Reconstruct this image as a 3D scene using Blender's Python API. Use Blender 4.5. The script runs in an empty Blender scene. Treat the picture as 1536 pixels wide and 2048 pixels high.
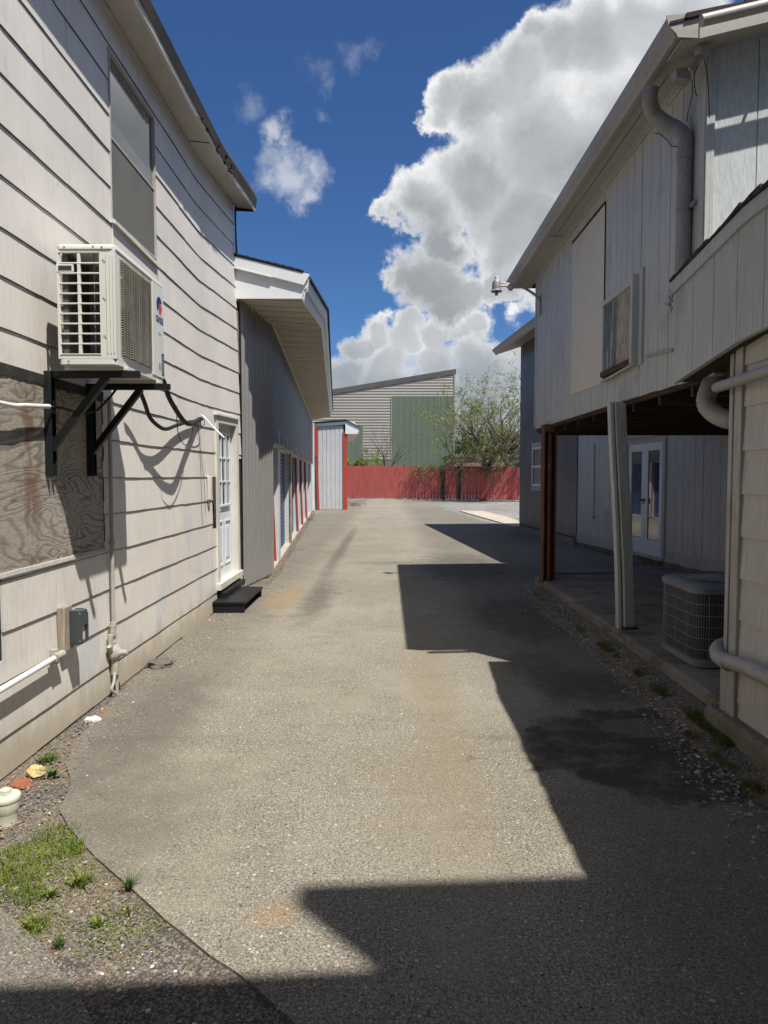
import bpy, math, random
from mathutils import Vector, Matrix, noise as mnoise
R = math.radians
random.seed(7)
scene = bpy.context.scene
COL = scene.collection

# ------------------------------------------------------------------ camera
F = 1420.0; PITCH = math.atan(72/F); YAW = math.atan(7/F)
CAM = Vector((0, 0, 1.6))
cam_d = bpy.data.cameras.new('camera'); cam = bpy.data.objects.new('camera', cam_d); COL.objects.link(cam)
cam_d.sensor_fit = 'VERTICAL'; cam_d.sensor_height = 36.0; cam_d.lens = 36*F/2048
cam_d.clip_start = 0.05; cam_d.clip_end = 3000
cam.location = CAM
cam.rotation_euler = (R(90)-PITCH, 0, YAW)
scene.camera = cam
CR = cam.rotation_euler.to_matrix()

def ray(px, py):
    return (CR @ Vector(((px-768)/F, (1024-py)/F, -1.0))).normalized()
def PX(px, py, X=None, Y=None, Z=None, n=None, p=None):
    """where the sight line through a photo pixel meets a real plane"""
    d = ray(px, py)
    if X is not None: t = (X-CAM.x)/d.x
    elif Y is not None: t = (Y-CAM.y)/d.y
    elif Z is not None: t = (Z-CAM.z)/d.z
    else: t = (Vector(p)-CAM).dot(Vector(n))/d.dot(Vector(n))
    return CAM + d*t

# ------------------------------------------------------------------ light and sky
SUN = Vector((0.357, -0.40, 1.0)).normalized()
EL = math.asin(SUN.z)
sd = bpy.data.lights.new('sun', 'SUN'); sd.energy = 4.6; sd.angle = R(0.53); sd.color = (1.0, 0.955, 0.89)
so = bpy.data.objects.new('sun', sd); COL.objects.link(so); so.location = (10, -10, 30)
so.rotation_euler = SUN.to_track_quat('Z', 'Y').to_euler()

w = bpy.data.worlds.new('World'); scene.world = w; w.use_nodes = True
nt = w.node_tree; nt.nodes.clear()
N = nt.nodes.new; Lk = nt.links.new
def wm(op, a, b=None, c=None, clamp=False):
    n = N('ShaderNodeMath'); n.operation = op; n.use_clamp = clamp
    for i, x in enumerate((a, b, c)):
        if x is None: continue
        if isinstance(x, (int, float)): n.inputs[i].default_value = x
        else: Lk(x, n.inputs[i])
    return n.outputs[0]
def wv(op, a, b=None, s=None):
    n = N('ShaderNodeVectorMath'); n.operation = op
    for i, x in enumerate((a, b)):
        if x is None: continue
        if isinstance(x, (tuple, Vector)): n.inputs[i].default_value = tuple(x)
        else: Lk(x, n.inputs[i])
    if s is not None:
        if isinstance(s, (int, float)): n.inputs['Scale'].default_value = s
        else: Lk(s, n.inputs['Scale'])
    return n.outputs['Value'] if op in ('DISTANCE', 'DOT_PRODUCT', 'LENGTH') else n.outputs['Vector']
def wnoise(vec, scale, detail=8, rough=0.55, dist=0.0):
    n = N('ShaderNodeTexNoise'); Lk(vec, n.inputs['Vector'])
    n.inputs['Scale'].default_value = scale; n.inputs['Detail'].default_value = detail
    n.inputs['Roughness'].default_value = rough; n.inputs['Distortion'].default_value = dist
    return n
def wmap(x, a, b, c, d, kind='SMOOTHSTEP'):
    n = N('ShaderNodeMapRange'); n.interpolation_type = kind; n.clamp = True
    Lk(x, n.inputs[0])
    for i, q in enumerate((a, b, c, d)): n.inputs[i+1].default_value = q
    return n.outputs[0]
tc = N('ShaderNodeTexCoord'); D = tc.outputs['Generated']
sky = N('ShaderNodeTexSky'); sky.sky_type = 'NISHITA'; sky.sun_disc = False
sky.sun_elevation = EL; sky.sun_rotation = math.atan2(SUN.x, SUN.y)
sky.air_density = 1.0; sky.dust_density = 0.3; sky.ozone_density = 2.5; sky.altitude = 300
bgs = N('ShaderNodeBackground'); st_ = N('ShaderNodeMix'); st_.data_type = 'RGBA'; st_.blend_type = 'MULTIPLY'; st_.inputs[0].default_value = 1.0
Lk(sky.outputs[0], st_.inputs[6]); st_.inputs[7].default_value = (0.44, 0.68, 1.0, 1)
Lk(st_.outputs[2], bgs.inputs[0]); bgs.inputs[1].default_value = 0.068
# billow: warp the direction with two octaves of noise
n1 = wnoise(D, 5.0, 3, 0.5); n2 = wnoise(D, 16.0, 7, 0.62)
w1 = wv('SCALE', wv('SUBTRACT', n1.outputs['Color'], (0.5, 0.5, 0.5)), s=0.13)
w2 = wv('SCALE', wv('SUBTRACT', n2.outputs['Color'], (0.5, 0.5, 0.5)), s=0.085)
DW = wv('ADD', wv('ADD', D, w1), w2)
def field(blobs, src):
    acc = None
    for (px, py, r) in blobs:
        d = ray(px, py)
        k = 1/math.sqrt(1+((px-768)**2+(py-1024)**2)/F**2)
        f = wm('SUBTRACT', 1.0, wm('DIVIDE', wv('DISTANCE', src, tuple(d)), r/F*k))
        acc = f if acc is None else wm('SMOOTH_MAX', acc, f, 0.18)
    return acc
big = field([(1340,60,150),(1240,90,140),(1150,130,115),(1060,190,110),(1000,215,85),(940,225,62),(1120,330,170),(970,370,105),
             (860,398,82),(785,425,52),(1060,460,140),(1290,300,200),(880,465,62),(1420,230,190),(1085,95,45)], DW)
mid = field([(860,560,95),(800,548,58),(940,580,62),(905,615,55),(1010,560,60),(1120,600,90),(1250,640,130)], DW)
low = field([(720,690,45),(765,665,48),(830,680,60),(900,675,55),(960,665,50),(1030,655,50),(690,760,75),(790,745,80),(890,745,85),(990,735,85),(1080,720,95),
             (1200,760,130),(560,800,140),(420,830,170),(760,840,120),(950,840,140),(1150,850,160)], DW)
wisp = field([(575,345,66),(628,352,46),(592,392,42),(552,262,42),(585,300,30)], wv('ADD', D, w2))
wisp2 = field([(495,205,40),(635,145,38),(710,112,40),(650,180,26),(660,230,24)], wv('ADD', D, w2))
# unseen loose cloud added behind and beside the camera, brightened as fill light
sep = N('ShaderNodeSeparateXYZ'); Lk(D, sep.inputs[0])
den = wm('ADD', wm('MAXIMUM', sep.outputs[2], 0.0), 0.18)
flat = N('ShaderNodeCombineXYZ'); Lk(wm('DIVIDE', sep.outputs[0], den), flat.inputs[0]); Lk(wm('DIVIDE', sep.outputs[1], den), flat.inputs[1])
ng = wnoise(flat.outputs[0], 0.9, 7, 0.55)
gen = wmap(ng.outputs[0], 0.5, 0.62, 0, 0.9)
gen = wm('MULTIPLY', gen, wmap(sep.outputs[1], 0.15, -0.1, 0, 1))
gen = wm('MULTIPLY', gen, wmap(sep.outputs[2], 0.0, 0.08, 0, 1))
nf = wnoise(D, 34.0, 8, 0.65)
edge = wm('MULTIPLY', wm('SUBTRACT', nf.outputs[0], 0.5), 0.55)
def mask(f, a, b, amp=1.0):
    return wmap(wm('ADD', f, wm('MULTIPLY', edge, amp)), a, b, 0, 1)
mb = mask(big, -0.02, 0.24); mm = mask(mid, 0.0, 0.28); ml = mask(low, 0.02, 0.42, 1.3)
mw = wm('MULTIPLY', mask(wisp, 0.0, 1.0, 2.6), 0.7); mw2 = wm('MULTIPLY', mask(wisp2, 0.0, 1.2, 3.0), 0.22)
# shading of the cumulus: lit rims, grey bellies
ns = wnoise(D, 7.0, 6, 0.5, 0.2)
ns2 = wnoise(DW, 13.0, 6, 0.55)
def shade(f, zlo, zhi, core):
    up = wmap(sep.outputs[2], zlo, zhi, 0, 1, 'LINEAR')
    rim = wmap(f, 0.0, core, 1, 0)
    s = wm('ADD', wm('MULTIPLY', rim, 0.62), wm('MULTIPLY', up, 0.50))
    s = wm('ADD', s, wm('MULTIPLY', wm('SUBTRACT', ns.outputs[0], 0.5), 1.15))
    s = wm('ADD', s, wm('MULTIPLY', wm('SUBTRACT', ns2.outputs[0], 0.5), 0.45), None)
    return wm('MAXIMUM', wm('MINIMUM', s, 1.0), 0.0)
def ccol(s, lo=(0.34,0.365,0.39), hi=(1.0,1.0,1.0)):
    r = N('ShaderNodeValToRGB'); Lk(s, r.inputs[0])
    r.color_ramp.elements[0].position = 0.05; r.color_ramp.elements[0].color = (*lo, 1)
    r.color_ramp.elements[1].position = 0.95; r.color_ramp.elements[1].color = (*hi, 1)
    e = r.color_ramp.elements.new(0.5); e.color = (0.58,0.60,0.62,1)
    return r.outputs[0]
def mix(f, a, b):
    n = N('ShaderNodeMix'); n.data_type = 'RGBA'
    if isinstance(f, (int, float)): n.inputs[0].default_value = f
    else: Lk(f, n.inputs[0])
    for k, x in ((6, a), (7, b)):
        if isinstance(x, tuple): n.inputs[k].default_value = (*x, 1)
        else: Lk(x, n.inputs[k])
    return n.outputs[2]
cb = ccol(shade(big, 0.20, 0.60, 0.75)); cm = ccol(shade(mid, 0.20, 0.33, 0.55)); cl = ccol(wm('ADD', shade(low, 0.10, 0.26, 0.6), 0.08), (0.32,0.36,0.41))
c = mix(mm, cb, cm)
tot = wm('MAXIMUM', mb, mm)
c = mix(wm('MULTIPLY', mb, wm('GREATER_THAN', big, mid)), c, cb)
c = mix(wm('MULTIPLY', ml, wm('SUBTRACT', 1.0, tot)), c, cl)
tot = wm('MAXIMUM', tot, ml)
c = mix(wm('SUBTRACT', 1.0, tot), c, (0.70, 0.73, 0.78))
tot = wm('MAXIMUM', wm('MAXIMUM', tot, wm('MAXIMUM', mw, mw2)), gen)
bgc = N('ShaderNodeBackground'); Lk(c, bgc.inputs[0]); Lk(wm('ADD', 0.73, wm('MULTIPLY', gen, 0.55)), bgc.inputs[1])
ms = N('ShaderNodeMixShader'); Lk(tot, ms.inputs[0]); Lk(bgs.outputs[0], ms.inputs[1]); Lk(bgc.outputs[0], ms.inputs[2])
out = N('ShaderNodeOutputWorld'); Lk(ms.outputs[0], out.inputs[0])

vs = scene.view_settings
vs.view_transform = 'Standard'; vs.look = 'None'; vs.exposure = 0.5; vs.gamma = 1.0
scene.cycles.max_bounces = 6
scene.cycles.diffuse_bounces = 3

# ------------------------------------------------------------------ materials
MATS = {}
class NB:
    def __init__(s, name):
        s.m = bpy.data.materials.new(name); s.m.use_nodes = True; s.t = s.m.node_tree
        s.b = s.t.nodes['Principled BSDF']; s.tc = s.t.nodes.new('ShaderNodeTexCoord'); s.o = s.tc.outputs['Object']
        MATS[name] = s.m
    def n(s, k): return s.t.nodes.new(k)
    def l(s, a, b): s.t.links.new(a, b)
    def mapv(s, sc, loc=(0,0,0), rot=(0,0,0)):
        m = s.n('ShaderNodeMapping'); s.l(s.o, m.inputs[0]); m.inputs['Scale'].default_value = sc
        m.inputs['Location'].default_value = loc; m.inputs['Rotation'].default_value = rot
        return m.outputs[0]
    def noise(s, v, sc, det=5, ro=0.55, dist=0.0):
        x = s.n('ShaderNodeTexNoise'); s.l(v, x.inputs['Vector']); x.inputs['Scale'].default_value = sc
        x.inputs['Detail'].default_value = det; x.inputs['Roughness'].default_value = ro; x.inputs['Distortion'].default_value = dist
        return x.outputs[0]
    def vor(s, v, sc, feat='F1', out='Distance', rnd=1.0):
        x = s.n('ShaderNodeTexVoronoi'); x.feature = feat; s.l(v, x.inputs['Vector']); x.inputs['Scale'].default_value = sc
        x.inputs['Randomness'].default_value = rnd
        return x.outputs[out]
    def mr(s, x, a, b, c=0., d=1., kind='SMOOTHSTEP'):
        n = s.n('ShaderNodeMapRange'); n.interpolation_type = kind; s.l(x, n.inputs[0])
        for i, q in enumerate((a, b, c, d)): n.inputs[i+1].default_value = q
        return n.outputs[0]
    def math(s, op, a, b=None, clamp=False):
        n = s.n('ShaderNodeMath'); n.operation = op; n.use_clamp = clamp
        for i, x in enumerate((a, b)):
            if x is None: continue
            if isinstance(x, (int, float)): n.inputs[i].default_value = x
            else: s.l(x, n.inputs[i])
        return n.outputs[0]
    def mix(s, f, a, b, mode='MIX'):
        n = s.n('ShaderNodeMix'); n.data_type = 'RGBA'; n.blend_type = mode
        if isinstance(f, (int, float)): n.inputs[0].default_value = f
        else: s.l(f, n.inputs[0])
        for k, x in ((6, a), (7, b)):
            if isinstance(x, (tuple, list)): n.inputs[k].default_value = (*x[:3], 1)
            else: s.l(x, n.inputs[k])
        return n.outputs[2]
    def sep(s, v=None):
        n = s.n('ShaderNodeSeparateXYZ'); s.l(v or s.o, n.inputs[0]); return n.outputs
    def bump(s, h, st=0.3, dist=0.01):
        n = s.n('ShaderNodeBump'); s.l(h, n.inputs['Height']); n.inputs['Strength'].default_value = st; n.inputs['Distance'].default_value = dist
        s.l(n.outputs[0], s.b.inputs['Normal'])
    def done(s, col, rough=0.7, metal=0.0, spec=0.4):
        if isinstance(col, (tuple, list)): s.b.inputs['Base Color'].default_value = (*col[:3], 1)
        else: s.l(col, s.b.inputs['Base Color'])
        if isinstance(rough, (int, float)): s.b.inputs['Roughness'].default_value = rough
        else: s.l(rough, s.b.inputs['Roughness'])
        s.b.inputs['Metallic'].default_value = metal
        s.b.inputs['Specular IOR Level'].default_value = spec
        return s.m

def paint(name, c1, c2, big=1.2, grain=(1,1,1), gs=60, gamt=0.10, bump=0.15, rough=0.65, stain=None, samt=0.5, sscale=2.0, metal=0, spec=0.35, flake=None, fscale=(6,6,6), fthr=0.66, streak=0.0):
    s = NB(name)
    v = s.o
    f = s.mr(s.noise(v, big, 5, 0.6), 0.35, 0.65)
    col = s.mix(f, c1, c2)
    g = s.noise(s.mapv(grain), gs, 4, 0.6)
    col = s.mix(gamt, col, s.mix(s.mr(g, 0.3, 0.7), (0.0,0.0,0.0), (1,1,1)), 'OVERLAY')
    if streak:
        k = s.mr(s.noise(s.mapv((9,9,0.5)), 1.0, 5, 0.6), 0.5, 0.75)
        col = s.mix(s.math('MULTIPLY', k, streak), col, (c1[0]*0.45, c1[1]*0.42, c1[2]*0.36))
    if stain:
        k = s.mr(s.noise(v, sscale, 6, 0.65, 0.4), 0.55, 0.72)
        col = s.mix(s.math('MULTIPLY', k, samt), col, stain)
    if flake:
        k = s.mr(s.noise(s.mapv(fscale), 1.0, 8, 0.7), fthr, fthr+0.02)
        col = s.mix(k, col, flake)
    s.bump(g, bump, 0.004)
    return s.done(col, rough, metal, spec)

def m_siding():
    s = NB('painted_siding'); v = s.o; z = s.sep()[2]
    f = s.mr(s.noise(v, 0.9, 4, 0.6), 0.38, 0.62)
    col = s.mix(f, (0.755,0.71,0.645), (0.675,0.635,0.58))
    bl = s.mr(s.noise(s.mapv((2.6,2.6,1.1)), 1.1, 3, 0.5), 0.56, 0.66)
    low = s.mr(z, 1.5, 0.9)
    col = s.mix(s.math('MULTIPLY', s.math('MULTIPLY', bl, low), 0.75), col, (0.55,0.575,0.60))
    pk = s.mr(s.noise(s.mapv((1.3,1.3,0.9), (7,3,1)), 1.0, 3, 0.5), 0.55, 0.75)
    col = s.mix(s.math('MULTIPLY', pk, 0.25), col, (0.74,0.63,0.56))
    # upright grain, stronger on the lower courses
    g = s.noise(s.mapv((1,1,0.025)), 150, 3, 0.7)
    g2 = s.noise(s.mapv((1,1,0.05)), 45, 4, 0.7)
    gl = s.mr(z, 2.4, 0.6, 0.35, 1.0)
    gg = s.math('MULTIPLY', s.mr(g, 0.46, 0.64), gl)
    col = s.mix(s.math('MULTIPLY', gg, 0.38), col, (0.46,0.42,0.36))
    col = s.mix(s.math('MULTIPLY', s.mr(g2, 0.50, 0.70), 0.32), col, (0.50,0.46,0.40))
    sc2 = s.mr(s.noise(s.mapv((1.5,1.5,2.2), (3,3,9)), 1.7, 7, 0.7), 0.52, 0.70)
    col = s.mix(s.math('MULTIPLY', sc2, 0.30), col, (0.50,0.475,0.45))
    # rain splash dirt along the foot of the wall
    dn = s.noise(s.mapv((5,5,3)), 1.0, 5, 0.65)
    dz = s.math('ADD', z, s.math('MULTIPLY', dn, -0.5))
    dirt = s.mr(dz, 0.10, -0.24)
    col = s.mix(s.math('MULTIPLY', dirt, 0.75), col, (0.37,0.31,0.20))
    # nail heads and chips
    ch = s.mr(s.noise(s.mapv((30,30,16)), 1.0, 2, 0.5), 0.765, 0.79)
    col = s.mix(s.math('MULTIPLY', ch, 0.7), col, (0.16,0.14,0.12))
    s.bump(g, 0.35, 0.003)
    return s.done(col, 0.62, 0, 0.3)
m_siding()

def m_plywood():
    s = NB('weathered_plywood')
    v = s.mapv((1,0.55,2.4))
    lo = s.noise(s.mapv((1,0.42,1.35), (3.1,0.7,5.2)), 1.6, 3, 0.5, 0.8)
    ring = s.math('PINGPONG', s.math('MULTIPLY', lo, 48.0), 1.0)
    k = s.mr(ring, 0.10, 0.60)
    lo2 = s.mr(s.noise(v, 2.5, 4, 0.6), 0.35, 0.65, 0.35, 1.0)
    col = s.mix(s.math('SUBTRACT', 1.0, s.math('MULTIPLY', s.math('SUBTRACT', 1.0, k), lo2)), (0.12,0.10,0.078), (0.33,0.295,0.245))
    col = s.mix(s.mr(s.noise(v, 1.1, 4, 0.6), 0.42, 0.62), col, s.mix(0.3, col, (0.42,0.38,0.33)))
    fine = s.noise(s.mapv((1,0.10,1.2)), 200, 3, 0.6)
    col = s.mix(0.28, col, s.mix(s.mr(fine, 0.35, 0.62), (0.12,0.12,0.12), (0.85,0.85,0.85)), 'OVERLAY')
    y = s.sep()[1]
    rn = s.noise(s.mapv((2,5,2.2)), 1.0, 6, 0.7)
    band = s.mr(s.math('ABSOLUTE', s.math('ADD', y, 1.93)), 0.20, 0.02)
    col = s.mix(s.math('MULTIPLY', s.math('MULTIPLY', band, s.mr(rn, 0.44, 0.60)), 0.65), col, (0.13,0.065,0.025))
    band2 = s.mr(s.noise(s.mapv((3,3,0.9), (2,2,2)), 1.0, 4, 0.6), 0.6, 0.75)
    col = s.mix(s.math('MULTIPLY', band2, 0.5), col, (0.10,0.08,0.06))
    s.bump(ring, 0.3, 0.002)
    return s.done(col, 0.85, 0, 0.2)
m_plywood()

def m_asphalt(name='asphalt', tint=(1,1,1), stains=True):
    s = NB(name); v = s.o
    c = s.vor(v, 150, 'F1', 'Color'); cs = s.sep(c)
    c2 = s.vor(v, 300, 'F1', 'Color'); cs2 = s.sep(c2)
    big = s.noise(v, 0.55, 5, 0.6); mid = s.noise(s.mapv((1,0.35,1)), 2.2, 6, 0.65); fine = s.noise(v, 85, 5, 0.75)
    col = s.mix(s.mr(big, 0.35, 0.65), (0.222,0.192,0.140), (0.275,0.252,0.20))
    col = s.mix(s.math('MULTIPLY', s.mr(mid, 0.45, 0.7), 0.38), col, (0.165,0.148,0.115))
    # embedded stone
    col = s.mix(s.math('MULTIPLY', s.mr(cs[0], 0.80, 0.97), 0.65), col, (0.40,0.375,0.33))
    col = s.mix(s.math('MULTIPLY', s.mr(cs[1], 0.78, 0.98), 0.7), col, (0.09,0.08,0.068))
    col = s.mix(s.math('MULTIPLY', s.mr(cs2[2], 0.80, 0.96), 0.5), col, (0.36,0.34,0.30))
    col = s.mix(0.6, col, s.mix(s.mr(fine, 0.34, 0.66), (0.1,0.1,0.1), (0.9,0.9,0.9)), 'OVERLAY')
    def dots(scale, rad, thr, colr, amt):
        nonlocal col
        x = s.n('ShaderNodeTexVoronoi'); s.l(v, x.inputs['Vector']); x.inputs['Scale'].default_value = scale
        k = s.math('MULTIPLY', s.mr(x.outputs['Distance'], rad*1.15, rad*0.8), s.math('GREATER_THAN', s.sep(x.outputs['Color'])[0], thr))
        col = s.mix(s.math('MULTIPLY', k, amt), col, colr)
    dots(120, 0.34, 0.55, (0.44,0.405,0.33), 0.8)
    dots(62, 0.24, 0.62, (0.56,0.53,0.46), 0.9)
    dots(30, 0.17, 0.80, (0.66,0.63,0.56), 0.95)
    dots(80, 0.30, 0.62, (0.07,0.062,0.05), 0.7)
    dots(24, 0.14, 0.80, (0.035,0.03,0.026), 0.9)
    if stains:
        wp = s.n('ShaderNodeVectorMath'); wp.operation = 'ADD'; s.l(v, wp.inputs[0])
        cn = s.n('ShaderNodeTexNoise'); s.l(v, cn.inputs['Vector']); cn.inputs['Scale'].default_value = 2.2; cn.inputs['Detail'].default_value = 6
        sc_ = s.n('ShaderNodeVectorMath'); sc_.operation = 'SCALE'; s.l(cn.outputs['Color'], sc_.inputs[0]); sc_.inputs['Scale'].default_value = 0.9
        s.l(sc_.outputs[0], wp.inputs[1])
        ed = s.vor(wp.outputs[0], 0.42, 'DISTANCE_TO_EDGE')
        ck = s.math('MULTIPLY', s.mr(ed, 0.0055, 0.0015), s.mr(s.noise(v, 0.7, 3, 0.5), 0.56, 0.64))
        col = s.mix(s.math('MULTIPLY', ck, 0.65), col, (0.045,0.04,0.035))
        dust = s.mr(s.noise(s.mapv((1,0.6,1), (4,2,0)), 1.1, 7, 0.68), 0.50, 0.68)
        col = s.mix(s.math('MULTIPLY', dust, 0.55), col, (0.33,0.295,0.225))
        wr = s.mr(s.noise(s.mapv((0.9,3.0,1), (1,7,0)), 1.6, 7, 0.7), 0.53, 0.70)
        col = s.mix(s.math('MULTIPLY', wr, 0.40), col, (0.13,0.118,0.095))
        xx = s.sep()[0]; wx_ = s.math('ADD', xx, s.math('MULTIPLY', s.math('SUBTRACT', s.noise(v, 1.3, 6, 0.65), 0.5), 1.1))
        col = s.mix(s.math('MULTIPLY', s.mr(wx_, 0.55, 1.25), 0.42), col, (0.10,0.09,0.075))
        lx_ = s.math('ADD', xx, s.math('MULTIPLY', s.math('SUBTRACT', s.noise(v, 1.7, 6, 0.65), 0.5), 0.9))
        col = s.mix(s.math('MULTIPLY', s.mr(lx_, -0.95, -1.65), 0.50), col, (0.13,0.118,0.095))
        def blob(x, y, rx, ry, c_, amt, soft=0.6, nz=0.5):
            nonlocal col
            mp = s.n('ShaderNodeMapping'); s.l(v, mp.inputs[0])
            mp.inputs['Scale'].default_value = (1/rx, 1/ry, 0); mp.inputs['Location'].default_value = (-x/rx, -y/ry, 0)
            ln = s.n('ShaderNodeVectorMath'); ln.operation = 'LENGTH'; s.l(mp.outputs[0], ln.inputs[0])
            nn = s.math('MULTIPLY', s.math('SUBTRACT', s.noise(v, 3.2/max(rx, 0.25)**0.5, 6, 0.65), 0.5), nz*2)
            k = s.math('MULTIPLY', s.mr(s.math('ADD', ln.outputs['Value'], nn), 1.0, 1.0-soft), s.mr(s.noise(v, 5.0, 7, 0.72), 0.34, 0.56, 0.50, 1.0))
            col = s.mix(s.math('MULTIPLY', k, amt), col, c_)
        blob(-0.42, 2.52, 0.13, 0.12, (0.34,0.21,0.09), 0.55, 0.9, 0.8)
        blob(-1.35, 9.3, 0.35, 1.1, (0.30,0.20,0.10), 0.65)
        blob(-1.1, 8.3, 0.5, 0.25, (0.34,0.29,0.21), 0.5)
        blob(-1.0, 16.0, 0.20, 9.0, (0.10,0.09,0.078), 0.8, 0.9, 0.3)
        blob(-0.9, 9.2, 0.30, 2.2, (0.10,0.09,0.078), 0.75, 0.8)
        blob(0.35, 5.2, 0.30, 4.0, (0.24,0.19,0.115), 0.5, 0.9)
        blob(0.15, 3.4, 0.5, 1.3, (0.25,0.21,0.14), 0.4, 0.9)
        blob(-0.05, 13.0, 0.9, 0.35, (0.12,0.11,0.09), 0.55)
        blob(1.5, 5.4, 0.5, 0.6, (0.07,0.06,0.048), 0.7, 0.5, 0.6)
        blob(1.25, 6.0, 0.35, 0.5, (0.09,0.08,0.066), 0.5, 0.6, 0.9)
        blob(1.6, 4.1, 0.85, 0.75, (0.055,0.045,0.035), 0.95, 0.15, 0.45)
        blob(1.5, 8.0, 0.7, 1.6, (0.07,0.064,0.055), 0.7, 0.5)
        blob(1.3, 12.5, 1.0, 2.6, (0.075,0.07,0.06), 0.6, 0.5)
        blob(1.62, 4.45, 0.28, 0.20, (0.17,0.15,0.125), 0.7, 0.2)
        blob(-1.55, 4.6, 0.45, 1.6, (0.12,0.108,0.088), 0.6, 0.7)
        blob(-1.15, 3.3, 0.55, 0.8, (0.13,0.115,0.09), 0.5, 0.8)
        blob(-0.1, 8.3, 0.12, 1.0, (0.33,0.30,0.23), 0.35, 0.8)
        blob(4.0, 40, 6.0, 5, (0.25,0.235,0.21), 0.6, 0.6)
    pit = s.mr(s.noise(v, 62, 4, 0.6), 0.62, 0.70)
    col = s.mix(s.math('MULTIPLY', pit, 0.75), col, (0.055,0.048,0.038))
    gr = s.mr(s.noise(v, 130, 3, 0.6), 0.58, 0.68)
    col = s.mix(s.math('MULTIPLY', gr, 0.45), col, (0.46,0.42,0.34))
    h = s.math('ADD', s.math('MULTIPLY', cs[0], 0.5), fine)
    s.bump(h, 0.9, 0.008)
    if tint != (1,1,1): col = s.mix(1.0, col, tint, 'MULTIPLY')
    return s.done(col, 0.9, 0, 0.25)
m_asphalt()
m_asphalt('old_asphalt', (0.80,0.80,0.82), False)

def m_dirt():
    s = NB('gravelly_dirt'); v = s.o
    c = s.sep(s.vor(v, 120, 'F1', 'Color')); c2 = s.sep(s.vor(v, 110, 'F1', 'Color'))
    big = s.noise(v, 2.2, 5, 0.65)
    col = s.mix(s.mr(big, 0.42, 0.6), (0.10,0.09,0.078), (0.20,0.145,0.095))
    col = s.mix(s.math('MULTIPLY', s.mr(c[0], 0.6, 0.95), 0.8), col, (0.33,0.30,0.27))
    col = s.mix(s.math('MULTIPLY', s.mr(c2[1], 0.6, 0.95), 0.7), col, (0.30,0.24,0.18))
    col = s.mix(s.math('MULTIPLY', s.mr(c[2], 0.75, 0.95), 0.6), col, (0.05,0.047,0.045))
    s.bump(s.math('ADD', s.vor(v, 120), s.noise(v, 60, 6, 0.75)), 0.9, 0.010)
    return s.done(col, 0.95, 0, 0.2)
m_dirt()
def m_lot():
    s = NB('lot_gravel'); v = s.o
    c = s.sep(s.vor(v, 14, 'F1', 'Color'))
    col = s.mix(s.mr(s.noise(v, 0.5, 5, 0.6), 0.4, 0.6), (0.19,0.175,0.15), (0.25,0.24,0.225))
    col = s.mix(s.math('MULTIPLY', s.mr(c[0], 0.5, 0.95), 0.5), col, (0.42,0.41,0.40))
    col = s.mix(s.math('MULTIPLY', s.mr(c[1], 0.6, 0.95), 0.5), col, (0.14,0.13,0.12))
    s.bump(s.vor(v, 14), 0.8, 0.03)
    return s.done(col, 0.95, 0, 0.2)
m_lot()
def m_concrete(name, a, b, wet=None):
    s = NB(name); v = s.o
    col = s.mix(s.mr(s.noise(v, 1.6, 6, 0.6), 0.36, 0.64), a, b)
    col = s.mix(s.math('MULTIPLY', s.mr(s.noise(s.mapv((0.6,3,1)), 2.0, 6, 0.7), 0.5, 0.7), 0.5), col, tuple(x*0.55 for x in a))
    col = s.mix(0.3, col, s.mix(s.mr(s.noise(v, 70, 5, 0.7), 0.35, 0.65), (0.15,)*3, (0.85,)*3), 'OVERLAY')
    if name in ('slab_concrete', 'curb_concrete'):
        mo = s.mr(s.noise(s.mapv((2.5,2.5,6)), 1.4, 6, 0.7), 0.48, 0.66)
        col = s.mix(s.math('MULTIPLY', mo, 0.6), col, (0.06,0.062,0.035))
    s.bump(s.noise(v, 50, 6, 0.7), 0.4, 0.006)
    return s.done(col, 0.85, 0, 0.3)
m_concrete('slab_concrete', (0.20,0.17,0.13), (0.26,0.23,0.18))
m_concrete('curb_concrete', (0.15,0.115,0.08), (0.24,0.20,0.15))
m_concrete('pale_concrete', (0.42,0.37,0.28), (0.50,0.45,0.36))

paint('grey_siding', (0.465,0.468,0.45), (0.50,0.505,0.485), 0.8, (1,1,0.03), 120, 0.14, 0.25, 0.6, (0.19,0.175,0.15), 0.35, 1.5, streak=0.12)
paint('pale_grey_siding', (0.56,0.60,0.58), (0.50,0.54,0.53), 0.9, (1,1,0.2), 55, 0.12, 0.9, 0.6, (0.42,0.44,0.42), 0.3, 2.0)
paint('cream_panel', (0.64,0.58,0.48), (0.67,0.61,0.505), 0.7, (1,1,0.2), 60, 0.05, 0.1, 0.6, (0.30,0.26,0.22), 0.3)
paint('near_shingle', (0.54,0.505,0.455), (0.58,0.545,0.495), 0.8, (1,1,0.03), 110, 0.14, 0.2, 0.65, (0.42,0.37,0.30), 0.35, 1.6, streak=0.10)
paint('old_trim', (0.40,0.385,0.35), (0.46,0.44,0.40), 1.0, (1,1,0.06), 50, 0.15, 0.25, 0.65, (0.25,0.22,0.18), 0.4, 3.0, flake=(0.12,0.09,0.065), fscale=(16,16,3.5), fthr=0.67)
paint('peeling_post', (0.50,0.52,0.475), (0.43,0.455,0.42), 1.0, (1,1,0.05), 60, 0.15, 0.4, 0.6, (0.24,0.25,0.23), 0.4, 3.0, flake=(0.06,0.05,0.04), fscale=(14,14,5), fthr=0.665)
paint('soffit_grey', (0.37,0.355,0.32), (0.41,0.395,0.355), 0.8, (1,1,1), 40, 0.05, 0.1, 0.6, (0.2,0.18,0.15), 0.3, 1.4)
paint('soffit_rib_shade', (0.40,0.355,0.285), (0.44,0.39,0.315), 0.9, (1,1,1), 60, 0.1, 0.1, 0.6)
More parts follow.
